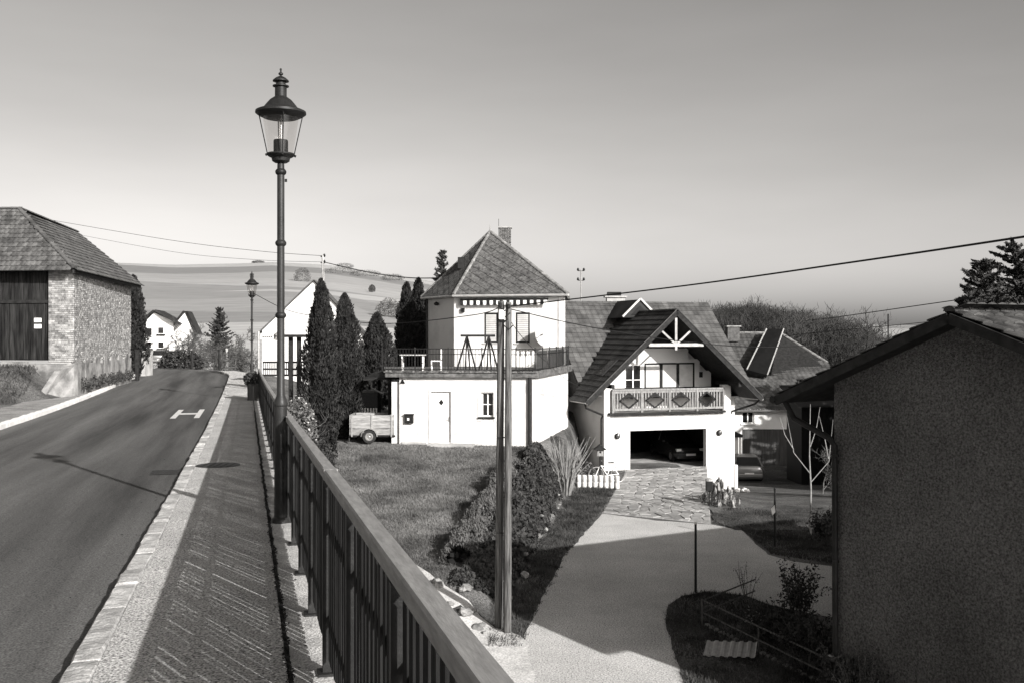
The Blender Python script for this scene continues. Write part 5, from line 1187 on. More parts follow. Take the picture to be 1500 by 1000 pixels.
for y_ in (530, 540, 549): B().box(P(385, 500, 46.4).x, P(448, 500, 46.4).x, 46.38, 46.44, P(430, y_, 46.4).z-.04, P(430, y_, 46.4).z+.04).build('rail', MT['wood_dark'], bs)
for i in range(22): x = P(386+i*2.8, 540, 46.4).x; B().box(x-.015, x+.015, 46.37, 46.40, P(386, 549, 46.4).z, P(386, 530, 46.4).z).build('baluster', MT['iron'], bs)
bsn = thing('bus_stop_sign', 'bus stop sign with round H disc on a pole', 'sign', P(379, 560, 41))
B().tube([P(379, 575, 41), P(379, 485, 41)], .04, 8).build('pole', MT['metal'], bsn)
B().box(P(382, 490, 41).x, P(402, 490, 41).x, 40.96, 40.99, P(390, 497, 41).z, P(390, 488.5, 41).z).build('name_board', MT['frame_white'], bsn)
for i in range(5): x0 = P(385+i*3, 490, 41).x; B().box(x0, x0+.055, 40.945, 40.957, P(390, 494.2, 41).z, P(390, 491.8, 41).z).build('lettering', MT['door_grey'], bsn)
c = P(405, 492.5, 40.97); B().lathe([(.17, -.015), (.17, .015)], c, 20, (0, -1, 0)).build('stop_disc', MT['frame_white'], bsn)
for dx0, dx1, dz0, dz1 in ((-.085, -.045, -.1, .1), (.045, .085, -.1, .1), (-.045, .045, -.02, .02)): B().box(c.x+dx0, c.x+dx1, c.y-.026, c.y-.016, c.z+dz0, c.z+dz1).build('letter', MT['door_grey'], bsn)
pt = thing('stone_planter', 'dark stone planter with shrub at the far end of the railing', 'planter', P(369, 583, 35))
B().box(P(362, 583, 34.3).x, P(377, 583, 34.3).x, 34.3, 35.0, SL(35)-.05, SL(35)+.55).build('box', MT['door_grey'], pt, bevel=.03)
# ------------------------------------------------------------------ far white house
fh = thing('far_house', 'tall white house with dark windows beyond the bend', 'house', P(245, 545, 170))
fw_ = Wall((P(212, 500, 170).x, 170), (P(254, 500, 172).x, 172)); fz = P(230, 548, 170).z
hs = []
for (x0, x1, y0, y1) in ((213, 223, 480, 492), (231, 240, 479, 489), (213, 222, 500, 510), (231, 240, 500, 510)):
    a0, z1 = fw_.at(x0, y0); a1, z0 = fw_.at(x1, y1); hs.append((a0, a1, z0, z1))
b = B(); fw_.panel(b, fz-2, fw_.at(235, 470)[1], holes=hs); b.build('wall', MT['white'], fh)
for h in hs:
    f = fw_.window(fh, *h, MT['frame_white'], MT['glass_dark'], fw=.07, mull=0, d=-.02); b = B(); fw_.box(b, h[0]-.2, h[1]+.2, 0, .35, h[2]-.3, h[2]); b.build('flower_box', MT['wood_dark'], f)
ra = [P(210, 468, 169.5), P(225, 457, 169.5), P(258, 472, 171)]
b = B(); b.prism([P(214, 470, 170), P(254, 471, 172), P(226, 458, 170)], Vector((-3, 12, 0))); b.build('gable', MT['white'], fh)
for p, q in ((P(204, 474, 169.3), P(226, 456, 169.3)), (P(226, 456, 169.3), P(262, 476, 171))):
    nn = Vector((-(q-p).z, 0, (q-p).x)).normalized(); b = B(); b.prism([p, q, q+nn*.35, p+nn*.35], Vector((-3, 13, 0))); b.build('roof', MT['tile_dark'], fh)
b = B(); b.box(P(212, 500, 169).x, P(224, 500, 169).x, 168.6, 169.9, P(215, 493, 169).z-.9, P(215, 493, 169).z); b.build('balcony', MT['white'], fh)
b = B(); b.prism([P(254, 560, 173), P(283, 560, 178), P(283, 485, 178), P(271, 458, 176), P(254, 478, 173)], Vector((-2, 8, 0))); b.build('side_wing', MT['white'], fh)
for p, q in ((P(252, 481, 172.6), P(271, 456.5, 175.6)), (P(271, 456.5, 175.6), P(287, 490, 178))):
    nn = Vector((-(q-p).z, 0, (q-p).x)).normalized(); b = B(); b.prism([p, q, q+nn*.4, p+nn*.4], Vector((-2, 9, 0))); b.build('wing_roof', MT['tile_dark'], fh)
b = B(); fw_.pbox(b, 229, 251, 518, 527, .0, .05); b.build('garage_front', MT['glass_dark'], fh)
for i in range(7): bb = B(); fw_.pbox(bb, 229.5+3*i, 231+3*i, 518, 527, .05, .12); bb.build('garage_post', MT['frame_white'], fh)
q = P(234, 533, 100); make_car('distant_car', 'pale car beyond the road bend below the far white house', (q.x, 100, P(234, 533.5, 100).z), rad(200), MT['car_silver'], L=4.1)
# roadside marker posts at the bend
for px, y0, y1, Yd, lab in ((281, 540, 515, 68, 'slim dark roadside post at the bend left of the spruce'), (321, 541, 513, 66, 'slim dark roadside post below the distant spruce'), (332, 539, 512, 64, 'pale crooked roadside post nearest the kerb bend')):
    p, q = P(px, y0+4, Yd), P(px, y1, Yd); b = B(); b.tube([p, p.lerp(q, .5)+Vector((.03, 0, 0)), q], [.09, .085, .07], 8); b.lathe([(.085, -.02), (.085, .06), (.03, .09)], q, 8)
    tag(b.build('roadside_post', MT['wood_dark'] if px != 332 else MT['wood_pale'], smooth=True), lab, 'post')
# ------------------------------------------------------------------ hills
xs_ = np.array([-600, 0, 100, 170, 250, 350, 400, 480, 560, 620, 700, 830, 1000, 1500, 2200])
cr_ = np.array([372, 378, 382, 385, 388, 386, 384, 388, 400, 410, 425, 448, 470, 480, 482])
hxx = np.linspace(-1.1, .95, 130); hyy = np.concatenate([np.linspace(140, 400, 20), np.linspace(420, 950, 34), np.linspace(1000, 2200, 8)])
V = []
for y in hyy:
    xx = hxx*y; px_ = hxx*F+HX; cz = EYE-(np.interp(px_, xs_, cr_)-HY)/F*900.
    t = np.clip((y-140)/(900-140), 0, 1); prof_ = (t**1.05)*(1.0) if y <= 900 else 1-(y-900)/5000
    z = -5.6+(cz+5.6)*prof_+vnoise(xx, np.full_like(xx, y), .012)*1.6*min(1, t*2)*(t < .96)
    V.append(np.stack([xx, np.full_like(xx, y), z], -1))
nx_ = len(hxx); Fh = [(i*nx_+k, i*nx_+k+1, (i+1)*nx_+k+1, (i+1)*nx_+k) for i in range(len(hyy)-1) for k in range(nx_-1)]
# fields: bands of different crops following the slope
fm = bpy.data.materials.new('fields'); fm.use_nodes = True; t = fm.node_tree; n = t.nodes; bs_ = n['Principled BSDF']; bs_.inputs['Roughness'].default_value = 1
geo = n.new('ShaderNodeNewGeometry'); sx = n.new('ShaderNodeSeparateXYZ'); t.links.new(geo.outputs['Position'], sx.inputs[0])
nw = n.new('ShaderNodeTexNoise'); nw.inputs['Scale'].default_value = .006; nw.inputs['Detail'].default_value = 4; t.links.new(geo.outputs['Position'], nw.inputs['Vector'])
wv = n.new('ShaderNodeVectorMath'); wv.operation = 'MULTIPLY_ADD'; wv.inputs[1].default_value = (60, 60, 0); t.links.new(nw.outputs['Color'], wv.inputs[0]); t.links.new(geo.outputs['Position'], wv.inputs[2])
rt_ = n.new('ShaderNodeVectorRotate'); rt_.rotation_type = 'Z_AXIS'; rt_.inputs['Angle'].default_value = .16; t.links.new(wv.outputs[0], rt_.inputs['Vector'])
mpv = n.new('ShaderNodeMapping'); mpv.inputs['Scale'].default_value = (.0032, .0105, 0); t.links.new(rt_.outputs[0], mpv.inputs[0])
vo = n.new('ShaderNodeTexVoronoi'); vo.inputs['Scale'].default_value = 1; t.links.new(mpv.outputs[0], vo.inputs['Vector'])
sv = n.new('ShaderNodeSeparateColor'); t.links.new(vo.outputs['Color'], sv.inputs[0])
rp = n.new('ShaderNodeValToRGB')
els = [(0, .15), (.35, .21), (.7, .27), (1, .37)]
while len(rp.color_ramp.elements) < len(els): rp.color_ramp.elements.new(.5)
for e, (p, v) in zip(rp.color_ramp.elements, els): e.position = p; e.color = (v, v*.985, v*.965, 1)
t.links.new(sv.outputs[0], rp.inputs[0])
n2 = n.new('ShaderNodeTexNoise'); n2.inputs['Scale'].default_value = .25; n2.inputs['Detail'].default_value = 8; n2.inputs['Roughness'].default_value = .75
mp2 = n.new('ShaderNodeMapping'); mp2.inputs['Scale'].default_value = (.25, 1, 1); t.links.new(geo.outputs['Position'], mp2.inputs[0]); t.links.new(mp2.outputs[0], n2.inputs['Vector'])
m3 = n.new('ShaderNodeMapRange'); m3.inputs['From Min'].default_value = .3; m3.inputs['From Max'].default_value = .7; m3.inputs['To Min'].default_value = .72; m3.inputs['To Max'].default_value = 1.25; t.links.new(n2.outputs[0], m3.inputs[0])
vm = n.new('ShaderNodeVectorMath'); vm.operation = 'SCALE'; t.links.new(rp.outputs[0], vm.inputs[0]); t.links.new(m3.outputs[0], vm.inputs['Scale']); t.links.new(vm.outputs[0], bs_.inputs['Base Color'])
npmesh('hill', np.concatenate(V), Fh, fm, smooth=True, kind='structure')
def hillz(x, y):
    k = x/y*F+HX; cz = EYE-(np.interp(k, xs_, cr_)-HY)/F*900.; t = min(max((y-140)/760, 0), 1); return -5.6+(cz+5.6)*t**1.05
def blob(c, r, n, size, rng=RNG, flat=1.0):
    d = rng.normal(size=(n, 3)); d /= np.linalg.norm(d, axis=1, keepdims=True); rr = rng.uniform(.35, 1, n)**.5
    return np.asarray(c)+d*rr[:, None]*np.asarray(r)*[1, 1, flat]
def on_hill(px, py):                      # where the line of sight meets the hill
    for y in np.arange(150, 900, 4.):
        x = (px-HX)/F*y
        if hillz(x, y) >= EYE-(py-HY)/F*y: return x, y
    return (px-HX)/F*890, 890.
hl_specs = [(443, 413, 13, 10, 'round bare bush on the hillside left of the far pole'), (500, 400, 26, 4, 'long dark hedge along the upper field'), (535, 404, 24, 4, 'dark hedge continuing across the upper field'), (575, 410, 18, 4, 'dark hedge end near the hill shoulder'), (545, 426, 5, 4, 'single small bush alone in the pale field'), (505, 392, 14, 3, 'low scrub on the skyline right of the far pole'), (378, 385, 10, 1.5, 'thin scrub line on the crest of the hill'), (569, 468, 20, 14, 'big bare bush beside the dark pointed shrub')]
for px, py, rw, rh_, lab in hl_specs:
    x, y = on_hill(px, py); k = y/F; z = hillz(x, y); R = np.array([rw*k, rw*k*.5, rh_*k*1.6]); N = 1600
    C = blob((x, y, z+rh_*k*.6), R, N, 1); C = C[C[:, 2] > z-.5]; V, Fc = leaf_mesh(C, max(.4, rh_*k*.075), .3)
    tag(npmesh('hillside_bush', V, Fc, MT['twig']), lab, 'bush', 'bushes on the hillside')
# ---- wood on the right-hand hill
var = []
for sdx in range(4): var.append(branches((0, 0, 0), 9.5, .2, levels=2, n0=12, spread=.62, upb=.24, seed=40+sdx, segs=3, ratio=.46, first=.25, sides=4, twig=16))
Vs, Fs, k = [], [], 0; rg = np.random.default_rng(5)
tops = lambda px: np.interp(px, [1000, 1035, 1100, 1150, 1200, 1250, 1285, 1330, 1420, 1520], [460, 448, 437, 449, 464, 482, 505, 520, 525, 527])
wz = []
for i in range(520):
    y = rg.uniform(115, 200); px = rg.uniform(985, 1310) if y > 150 else rg.uniform(1000, 1270); x = (px-HX)/F*y
    topz = EYE-(tops(px)-HY)/F*200; h = rg.uniform(8.5, 12); z0 = -7+(topz-11+7)*((y-115)/85)**.9+rg.uniform(-.8, .3)
    v, f = var[i % 4]; a = rg.uniform(0, 6.28); s = h/11.5; R = np.array([[math.cos(a), -math.sin(a), 0], [math.sin(a), math.cos(a), 0], [0, 0, 1]])
    Vs.append(v@R.T*s+[x, y, z0]); Fs.append(f+k); k += len(v)
k0_ = k
for i in range(520):                     # fine twigs filling the crowns
    c = Vs[i].mean(0); top_ = Vs[i][:, 2].max(); bot_ = Vs[i][:, 2].min(); hh_ = top_-bot_; C = blob((c[0], c[1], bot_+hh_*.62), (hh_*.34, hh_*.34, hh_*.37), 420, 1, rg); d_ = C-np.array([c[0], c[1], bot_+hh_*.3]); d_ /= np.linalg.norm(d_, axis=1, keepdims=True); v, f = leaf_mesh(C, .42, .07, d_, .55, rg); Vs.append(v); Fs.append(f+k); k += len(v)
tag(npmesh('wood', np.concatenate(Vs), np.concatenate(Fs), MT['wood_twig']), 'bare deciduous wood covering the slope behind the farmhouse', 'wood', kind='stuff')
gx2 = np.linspace(30, 200, 40); gy2 = np.linspace(105, 230, 24); X2, Y2 = np.meshgrid(gx2, gy2); PX2 = X2/Y2*F+HX; tz = EYE-(tops(PX2)-HY)/F*200
Z2 = -7.2+(tz-11+6.4)*np.clip((Y2-115)/85, 0, 1)**.9; i2 = np.arange(X2.size).reshape(X2.shape)
npmesh('wooded_slope', np.stack([X2, Y2, Z2], -1), np.stack([i2[:-1, :-1], i2[:-1, 1:], i2[1:, 1:], i2[1:, :-1]], -1).reshape(-1, 4), MT['soil'], smooth=True, kind='structure')
b = B(); b.tube([P(1301, 500, 150), P(1301, 460, 150)], .12, 5); tag(b.build('thin_mast', MT['iron']), 'thin mast standing on the skyline left of the roof', 'mast')
# ------------------------------------------------------------------ trees and shrubs
def thuja(label, base, h, r, seed, n=9000, m='thuja', leaf=.075, shape=None, group='columnar thujas'):
    rg = np.random.default_rng(seed); t = thing('thuja', label, 'tree', base, group=group); base = np.array(base)
    shape = shape or (lambda u: (np.clip(1-np.asarray(u, float)**3.2, 0, 1))**.62*(.78+.3*np.sin(np.pi*np.clip(np.asarray(u, float)*1.1, 0, 1))*.8)*(.72+.28*np.clip(np.asarray(u, float)*6, 0, 1)))
    u = rg.uniform(0, 1, n)**.9; a = rg.uniform(0, 2*np.pi, n); lob = 1+.15*np.sin(a*3+seed+u*7)+.12*np.sin(a*7-u*16+seed*2)+.1*np.sin(u*34+a*2)+.06*np.sin(u*71-a*5)
    R = r*shape(u)*lob*(1-.28*rg.uniform(0, 1, n)**2+.05*np.abs(rg.normal(0, 1, n))**2*.6)
    C = base+np.stack([R*np.cos(a), R*np.sin(a), u*h+rg.normal(0, .02, n)], 1); dirs = np.stack([np.cos(a)*.45, np.sin(a)*.45, np.ones(n)], 1)
    V, Fc = leaf_mesh(C, leaf, .42, dirs, .62, rg); npmesh('crown', V, Fc, MT[m], t)
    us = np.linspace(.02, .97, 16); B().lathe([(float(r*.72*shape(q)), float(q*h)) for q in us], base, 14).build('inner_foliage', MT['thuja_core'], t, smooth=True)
    B().tube([base+[0, 0, -.4], base+[0, 0, h*.5]], [.09, .05], 7).build('trunk', MT['bark'], t)
def tz(px, py, Y): return P(px, py, Y)
q = P(470, 640, 38.2); h = P(478, 410, 38.2).z-float(hz(q.x, 38.2)); thuja('dark tall thuja left of its pair beside the white gable', (q.x, 38.2, float(hz(q.x, 38.2))), h, .66, 1, 15000)
q = P(505, 640, 43.4); h = P(506, 431, 43.4).z-float(hz(q.x, 43.4)); thuja('tall thuja right of its pair, next to the trailer', (q.x, 43.4, float(hz(q.x, 43.4))), h, .78, 2, 15000)
q = P(552, 540, 52); h = P(551, 459, 52).z+2.2; thuja('broad pointed dark shrub between thujas and house', (q.x, 52, -2.2), h, 1.15, 3, 10000, leaf=.1, shape=lambda u: np.clip(1-np.asarray(u, float)**1.8, 0, 1)**.75)
q = P(596, 520, 57); h = P(596, 414, 57).z+2.2; thuja('dark thuja behind the house, left of two', (q.x, 57, -2.2), h, .72, 4, 8000, leaf=.1)
q = P(613, 520, 58); h = P(613, 408, 58).z+2.2; thuja('dark thuja behind the house, touching its left wall', (q.x, 58, -2.2), h, .8, 5, 8000, leaf=.1)
q = P(202, 540, 55); h = P(203, 404, 55).z+.8; thuja('dark thuja squeezed against the far end of the barn', (q.x-.25, 55, -.8), h, .72, 6, 8000, leaf=.1)
def spruce(label, base, h, r, seed, leaf=.12, dens=1.0, group='conifers', name='spruce', pw=.8):
    rg = random.Random(seed); npg = np.random.default_rng(seed); t = thing(name, label, 'tree', base, group=group); base = Vector(base)
    B().tube([base+Vector((0, 0, -.3)), base+Vector((0, 0, h*.97))], [h*.018, .02], 7).build('trunk', MT['bark'], t)
    C = []; D = []; z = h*.06; bb = B()
    while z < h*.97:
        u = z/h; L = r*(1-u)**pw*rg.uniform(.6, 1.2)+.1; nb = 2
        for k in range(nb):
            a = rg.uniform(0, 6.283); l = L*rg.uniform(.65, 1.12); tip = base+Vector((math.cos(a)*l, math.sin(a)*l, z+l*rg.uniform(-.35, .25)+l*.5*u))
            st = base+Vector((0, 0, z)); bb.tube([st, st.lerp(tip, .6)-Vector((0, 0, .06*l)), tip], [.025, .015, .006], 3, False)
            m = int(max(14, 60*l*dens))
            for j in range(m):
                f = rg.uniform(.12, 1.03); w_ = .2*l*(1.15-f); p = st.lerp(tip, f)+Vector((rg.uniform(-w_, w_), rg.uniform(-w_, w_), -.07*l*math.sin(3.1*f)+rg.uniform(-.05, .02))); C.append(p); D.append(((tip-st).normalized()*.9+Vector((0, 0, .15))))
        z += h*.0075*rg.uniform(.6, 1.4)
    bb.build('branches', MT['bark'], t)
    V, Fc = leaf_mesh(np.array(C), leaf, .4, np.array(D), .5, npg); npmesh('crown', V, Fc, MT['spruce'], t)
q = P(648, 415, 75); spruce('dark spruce top rising behind the pyramid roof', (q.x, 75, -2.5), P(648, 361, 75).z+2.5, 2.3, 11, leaf=.16, dens=.8)
q = P(322, 520, 95); spruce('small spruce among bare shrubs beyond the road bend', (q.x, 95, -1.5), P(322, 449, 95).z+1.5, 2.0, 12, leaf=.15, dens=.45)
for px, py, Yc, r_, sd_, lab in ((1441, 374, 46, 3.1, 13, 'ragged conifer above the roof ridge, middle of three'), (1421, 419, 45, 2.0, 14, 'smallest conifer tip showing above the right roof'), (1490, 349, 47, 4.2, 15, 'largest conifer at the right picture edge'), (1545, 335, 50, 4.2, 16, 'conifer mostly beyond the right picture edge')):
    q = P(px, 455, Yc); spruce(lab, (q.x, Yc, -6.5), P(px, py, Yc).z+6.5, r_, sd_, leaf=.13, dens=1.7, pw=.58)
# two unseen conifers added out of view to throw shade on the yard
for x_, y_, h_, sd_, lab in ((24.5, 30.0, 10.5, 17, 'tall conifer added out of view to shade the yard, nearer one'), (28.5, 33.0, 11.5, 18, 'tall conifer added out of view to shade the yard, farther one')): spruce(lab, (x_, y_, -5.2), h_, 2.6, sd_, leaf=.12, dens=.8)
def bare(name, label, base, h, r0, seed, m='twig', cat='tree', group=None, part='branches', **k):
    V, Fc = branches((0, 0, -.05), h, r0, seed=seed, **k); V = V+np.array(base); t = thing(name, label, cat, base, group=group); nseg = 0
    npmesh(part, V, Fc, MT[m], t); return t
# shrubs and bare trees beyond the bend
for i, (px, yb, Yd, h, lab) in enumerate(((255, 545, 74, 4.2, 'gnarled bare tree before the far white house'), (300, 545, 88, 4.6, 'bare shrub left of the small spruce'), (345, 545, 84, 3.6, 'bare shrub between spruce and far street lamp'), (280, 540, 100, 6.5, 'wide bare tree behind the far white house gable'), (360, 540, 92, 5.0, 'bare bush behind the far street lamp'), (330, 545, 76, 2.8, 'low tangled bush at the outer kerb of the bend'), (290, 545, 74, 2.4, 'low bare bush beside the clipped hedge'), (310, 545, 82, 3.6, 'bare bush directly under the small spruce'), (357, 545, 72, 2.6, 'bare bush next to the far lamp post foot'), (240, 545, 110, 4.0, 'bare tree covering the far house garage'))):
    q = P(px, yb, Yd); bare('bare_tree', lab, (q.x, Yd, q.z-.4), h*.62, .11+.02*(i == 0), 60+i, levels=4, n0=7, spread=.62, upb=.2, ratio=.6, first=.08, twig=6, segs=3)
for i, (px, Yd, rx, rz_, lab) in enumerate(((265, 70, 1.6, 1.0, 'clipped dark hedge at the bend before the white house'), (300, 72, 2.0, 1.2, 'rounded dark bush at the bend, second from left'), (352, 70, 1.3, 1.1, 'dark evergreen bush near the kerb end'), (318, 80, 2.8, 1.9, 'tall loose bush below the small spruce'), (345, 60, .9, .9, 'small dark bush right at the kerb end'))):
    q = P(px, 540, Yd); C = blob((q.x, Yd, q.z+rz_*.35), (rx, rx*.7, rz_), 2600 if i in (0,) else 1700, 1); V, Fc = leaf_mesh(C, .13, .5 if i in (0,) else .12); t = thing('bush', lab, 'bush', (q.x, Yd, q.z-.3), group='bushes at the road bend'); npmesh('foliage', V, Fc, MT['ivy'] if i in (0,) else MT['twig'], t); B().tube([(q.x, Yd, q.z-.6), (q.x, Yd, q.z+.5)], .06, 5).build('stem', MT['bark'], t)
q = P(369, 560, 34.6); C = blob((q.x, 34.65, SL(35)+.72), (.3, .3, .28), 900, 1); V, Fc = leaf_mesh(C, .045, .6); npmesh('shrub', V, Fc, MT['ivy'], pt)
# flowering shrub by the railing
q = P(437, 608, 34.5); zz = float(hz(q.x, 34.5)); t = thing('blossom_shrub', 'pale leafy shrub behind the railing left of the thujas', 'shrub', (q.x, 34.5, zz)); C = blob((q.x, 34.5, zz+1.6), (.7, .6, 1.5), 2600, 1); V, Fc = leaf_mesh(C, .07, .6); npmesh('foliage', V, Fc, MT['hedge_pale'], t); V, Fc = leaf_mesh(blob((q.x, 34.4, zz+1.8), (.68, .6, 1.4), 160, 1), .045, .8); npmesh('blossom', V, Fc, MT['flower'], t)
V, Fc = branches((q.x, 34.5, zz), 2.4, .05, levels=2, n0=7, seed=3, twig=3); npmesh('stems', V, Fc, MT['bark'], t)
q = P(462, 640, 36.5); zz = float(hz(q.x, 36.5)); t = thing('shrub', 'dark low shrub at the foot of the thujas', 'shrub', (q.x, 36.5, zz)); V, Fc = leaf_mesh(blob((q.x, 36.5, zz+.5), (.75, .6, .75), 2400, 1), .06, .6); npmesh('foliage', V, Fc, MT['ivy'], t); V, Fc = branches((q.x, 36.5, zz), .9, .03, levels=2, n0=6, seed=8, twig=2); npmesh('stems', V, Fc, MT['bark'], t)
# hedge above the bank: pale loose part towards the lawn, dark ivy towards the drive
def along(y): return np.interp(y, [24.5, 28, 34, 40.5], [-1.0, -.35, .45, 1.25])
t = thing('hedge', 'loose pale hedge along the lawn edge left of the pole', 'hedge', (0, 32, -4)); rgn = np.random.default_rng(21)
n_ = 15000; yy = rgn.uniform(26.2, 36.5, n_); cx = along(yy)-.75; hgt = (.62+.16*np.sin(yy*1.9)+.1*np.sin(yy*5.1)); a = rgn.uniform(0, np.pi, n_); rr = rgn.uniform(.5, 1, n_)**.5
C = np.stack([cx+np.cos(a)*rr*(.55+.1*np.sin(yy*3)), yy, hl(cx, yy)+np.sin(a)*rr*hgt], 1); V, Fc = leaf_mesh(C, .06, .28, np.array([0, 0, 1.]), .5, rgn); npmesh('foliage', V, Fc, MT['hedge_pale'], t)
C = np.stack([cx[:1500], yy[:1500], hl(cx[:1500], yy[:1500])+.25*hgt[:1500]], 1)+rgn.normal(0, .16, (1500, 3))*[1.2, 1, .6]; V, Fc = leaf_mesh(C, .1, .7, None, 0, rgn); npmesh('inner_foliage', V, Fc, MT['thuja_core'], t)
t = thing('ivy_bank', 'dark ivy-covered bank falling to the driveway behind the pole', 'ivy', (.6, 32, -5)); n_ = 30000
yy = rgn.uniform(24.5, 41.5, n_); f = rgn.uniform(-1, 1, n_); cx = along(yy)+.12; xx = cx+f*(.66+.1*np.sin(yy*2.3)); top = np.interp(yy, [24.5, 27, 31, 37, 41.5], [.2, .5, .8, .9, .75])
C = np.stack([xx, yy, np.minimum(hl(cx-.8, yy), -3.2)*1.0*(1-(f+1)/2)+ZD*((f+1)/2)+top*np.sqrt(np.clip(1-f*f, 0, 1))*(.85+.2*rgn.uniform(-1, 1, n_)+.12*np.sin(yy*3.3+f*4))], 1)
V, Fc = leaf_mesh(C, .075, .75, None, 0, rgn); npmesh('foliage', V, Fc, MT['ivy'], t)
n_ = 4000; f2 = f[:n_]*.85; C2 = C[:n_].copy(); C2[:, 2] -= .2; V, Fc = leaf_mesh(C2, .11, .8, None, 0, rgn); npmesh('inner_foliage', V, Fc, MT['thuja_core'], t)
# rubble stones showing at the foot of the bank
_ph = (1+5**.5)/2
_ico = [Vector(v).normalized() for v in ((-1, _ph, 0), (1, _ph, 0), (-1, -_ph, 0), (1, -_ph, 0), (0, -1, _ph), (0, 1, _ph), (0, -1, -_ph), (0, 1, -_ph), (_ph, 0, -1), (_ph, 0, 1), (-_ph, 0, -1), (-_ph, 0, 1))]
_icf = [(0, 11, 5), (0, 5, 1), (0, 1, 7), (0, 7, 10), (0, 10, 11), (1, 5, 9), (5, 11, 4), (11, 10, 2), (10, 7, 6), (7, 1, 8), (3, 9, 4), (3, 4, 2), (3, 2, 6), (3, 6, 8), (3, 8, 9), (4, 9, 5), (2, 4, 11), (6, 2, 10), (8, 6, 7), (9, 8, 1)]
def rock(b, c, s, rg):
    a = rg.uniform(0, 6.28); R = Matrix.Rotation(a, 3, 'Z')
    return b.add([Vector(c)+Vector((p.x*s[0], p.y*s[1], p.z*s[2])) for p in ((R @ v)*rg.uniform(.7, 1.2) for v in _ico)], _icf)
rg = random.Random(4)
t = thing('rubble_edging', 'pale rubble stones edging the ivy bank', 'stones', (1, 32, ZD))
for i in range(24):
    y = rg.uniform(24.5, 40); x = float(along(y))+.72+rg.uniform(-.25, .25); s = rg.uniform(.06, .15); b = B(); rock(b, (x, y, ZD+.08+(rg.random()**2)*.55), (s, s, s*.7), rg); b.build('stone', MT['stone'], t)
for i in range(16):
    y = rg.uniform(21.8, 24.8); x = -.75+rg.uniform(-.5, .3)-(y-22)*.25; s = rg.uniform(.07, .18); b = B(); rock(b, (x, y, float(hz(x, y))+.05), (s, s, s*.7), rg); b.build('stone', MT['stone'], t)
# pollarded shrub beside the house corner
q = G(830, 700, -4.4); q = P(828, 690, 40.2); t = thing('pollard_shrub', 'bare pruned shrub with upright shoots at the house corner', 'shrub', (q.x, 40.2, float(hz(q.x, 40.2))))
rg = random.Random(9); b = B(); bz = float(hz(q.x, 40.2))
for i in range(95):
    a = rg.uniform(0, 6.283); r1 = rg.uniform(.1, .45); r2 = r1+rg.uniform(.1, .9); h = rg.uniform(1.3, 2.5); s = Vector((q.x+math.cos(a)*r1*.5, 40.2+math.sin(a)*r1*.5, bz+.1)); m_ = Vector((q.x+math.cos(a)*r1, 40.2+math.sin(a)*r1*.8, bz+h*.45)); e = Vector((q.x+math.cos(a)*r2, 40.2+math.sin(a)*r2*.8, bz+h)); b.tube([s, m_, m_.lerp(e, .6)+Vector((rg.uniform(-.05, .05), 0, .03)), e], [.022, .016, .012, .005], 4, False)
b.build('shoots', MT['wood'], t); B().tube([(q.x, 40.2, bz-.2), (q.x, 40.2, bz+.4)], [.14, .1], 8).build('stump', MT['bark'], t)
# ---- grass
def scatter(n, xr, yr, ok, rng):
    out = []
    while sum(len(o) for o in out) < n:
        x = rng.uniform(*xr, n); y = rng.uniform(*yr, n); k = ok(x, y); out.append(np.stack([x[k], y[k]], 1))
    return np.concatenate(out)[:n]
def grass(name, label, pts, h, m, rng, wd=.012, tilt=.5):
    x, y = pts[:, 0], pts[:, 1]; z = hz(x, y)+np.where(True, .0, 0)+vnoise(x, y, 1.9)*.03; n = len(x); a = rng.uniform(0, 6.283, n); hh = h*rng.uniform(.5, 1.4, n); w_ = wd*rng.uniform(.7, 1.4, n)
    bx = np.cos(a)*w_; by = np.sin(a)*w_; tx = rng.normal(0, tilt, n)*hh; ty = rng.normal(0, tilt, n)*hh
    V = np.stack([np.stack([x-bx, y-by, z-.02], 1), np.stack([x+bx, y+by, z-.02], 1), np.stack([x+tx, y+ty, z+hh], 1)], 1).reshape(-1, 3)
    tag(npmesh(name, V, np.arange(3*n).reshape(-1, 3), m), label, 'grass', kind='stuff')
lawn = lambda x, y: (x*NR.x+y*NR.y > .7) & (x < along(y)-.4) & (y > 23.5) & ~((y < 30) & (x < np.interp(y, [14, 22.6, 25, 30.2], [.3, -.6, -1.9, -5.0])))
pts = scatter(85000, (-10, 1.2), (23, 41.3), lawn, RNG); keep = (vnoise(pts[:, 0], pts[:, 1], 1.1)+RNG.normal(0, .45, len(pts))) > -.55
grass('lawn_grass', 'rough winter lawn before the white terrace house', pts[keep], .06, MT['grass'], RNG, wd=.016, tilt=.7)
left_e = lambda y: np.interp(y, [20.5, 21.4, 23.1, 29.8, 37, 42, 47], [.15, .2, .45, 1.6, 3.25, 4.3, 5.2])
strip_ok = lambda x, y: (x > along(np.minimum(y, 40))+.5) & (x < left_e(y)+.02+.05*np.sin(y*7)+.04*np.sin(y*17)) & (y > 21)
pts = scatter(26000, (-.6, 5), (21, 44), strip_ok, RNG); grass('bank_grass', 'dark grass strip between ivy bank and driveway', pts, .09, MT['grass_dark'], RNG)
isl = [G(x, y, ZD) for x, y in ((1002, 1005), (985, 950), (974, 908), (978, 886), (1000, 873), (1040, 866), (1090, 872), (1140, 890), (1222, 905), (1222, 1010))]
def inpoly(poly):
    def f(x, y):
        r = np.zeros(x.shape, bool); n = len(poly)
        for i in range(n):
            x0, y0, x1, y1 = poly[i].x, poly[i].y, poly[(i+1) % n].x, poly[(i+1) % n].y
            c = ((y0 > y) != (y1 > y)) & (x < (x1-x0)*(y-y0)/((y1-y0) if y1 != y0 else 1e-9)+x0); r ^= c
        return r
    return f
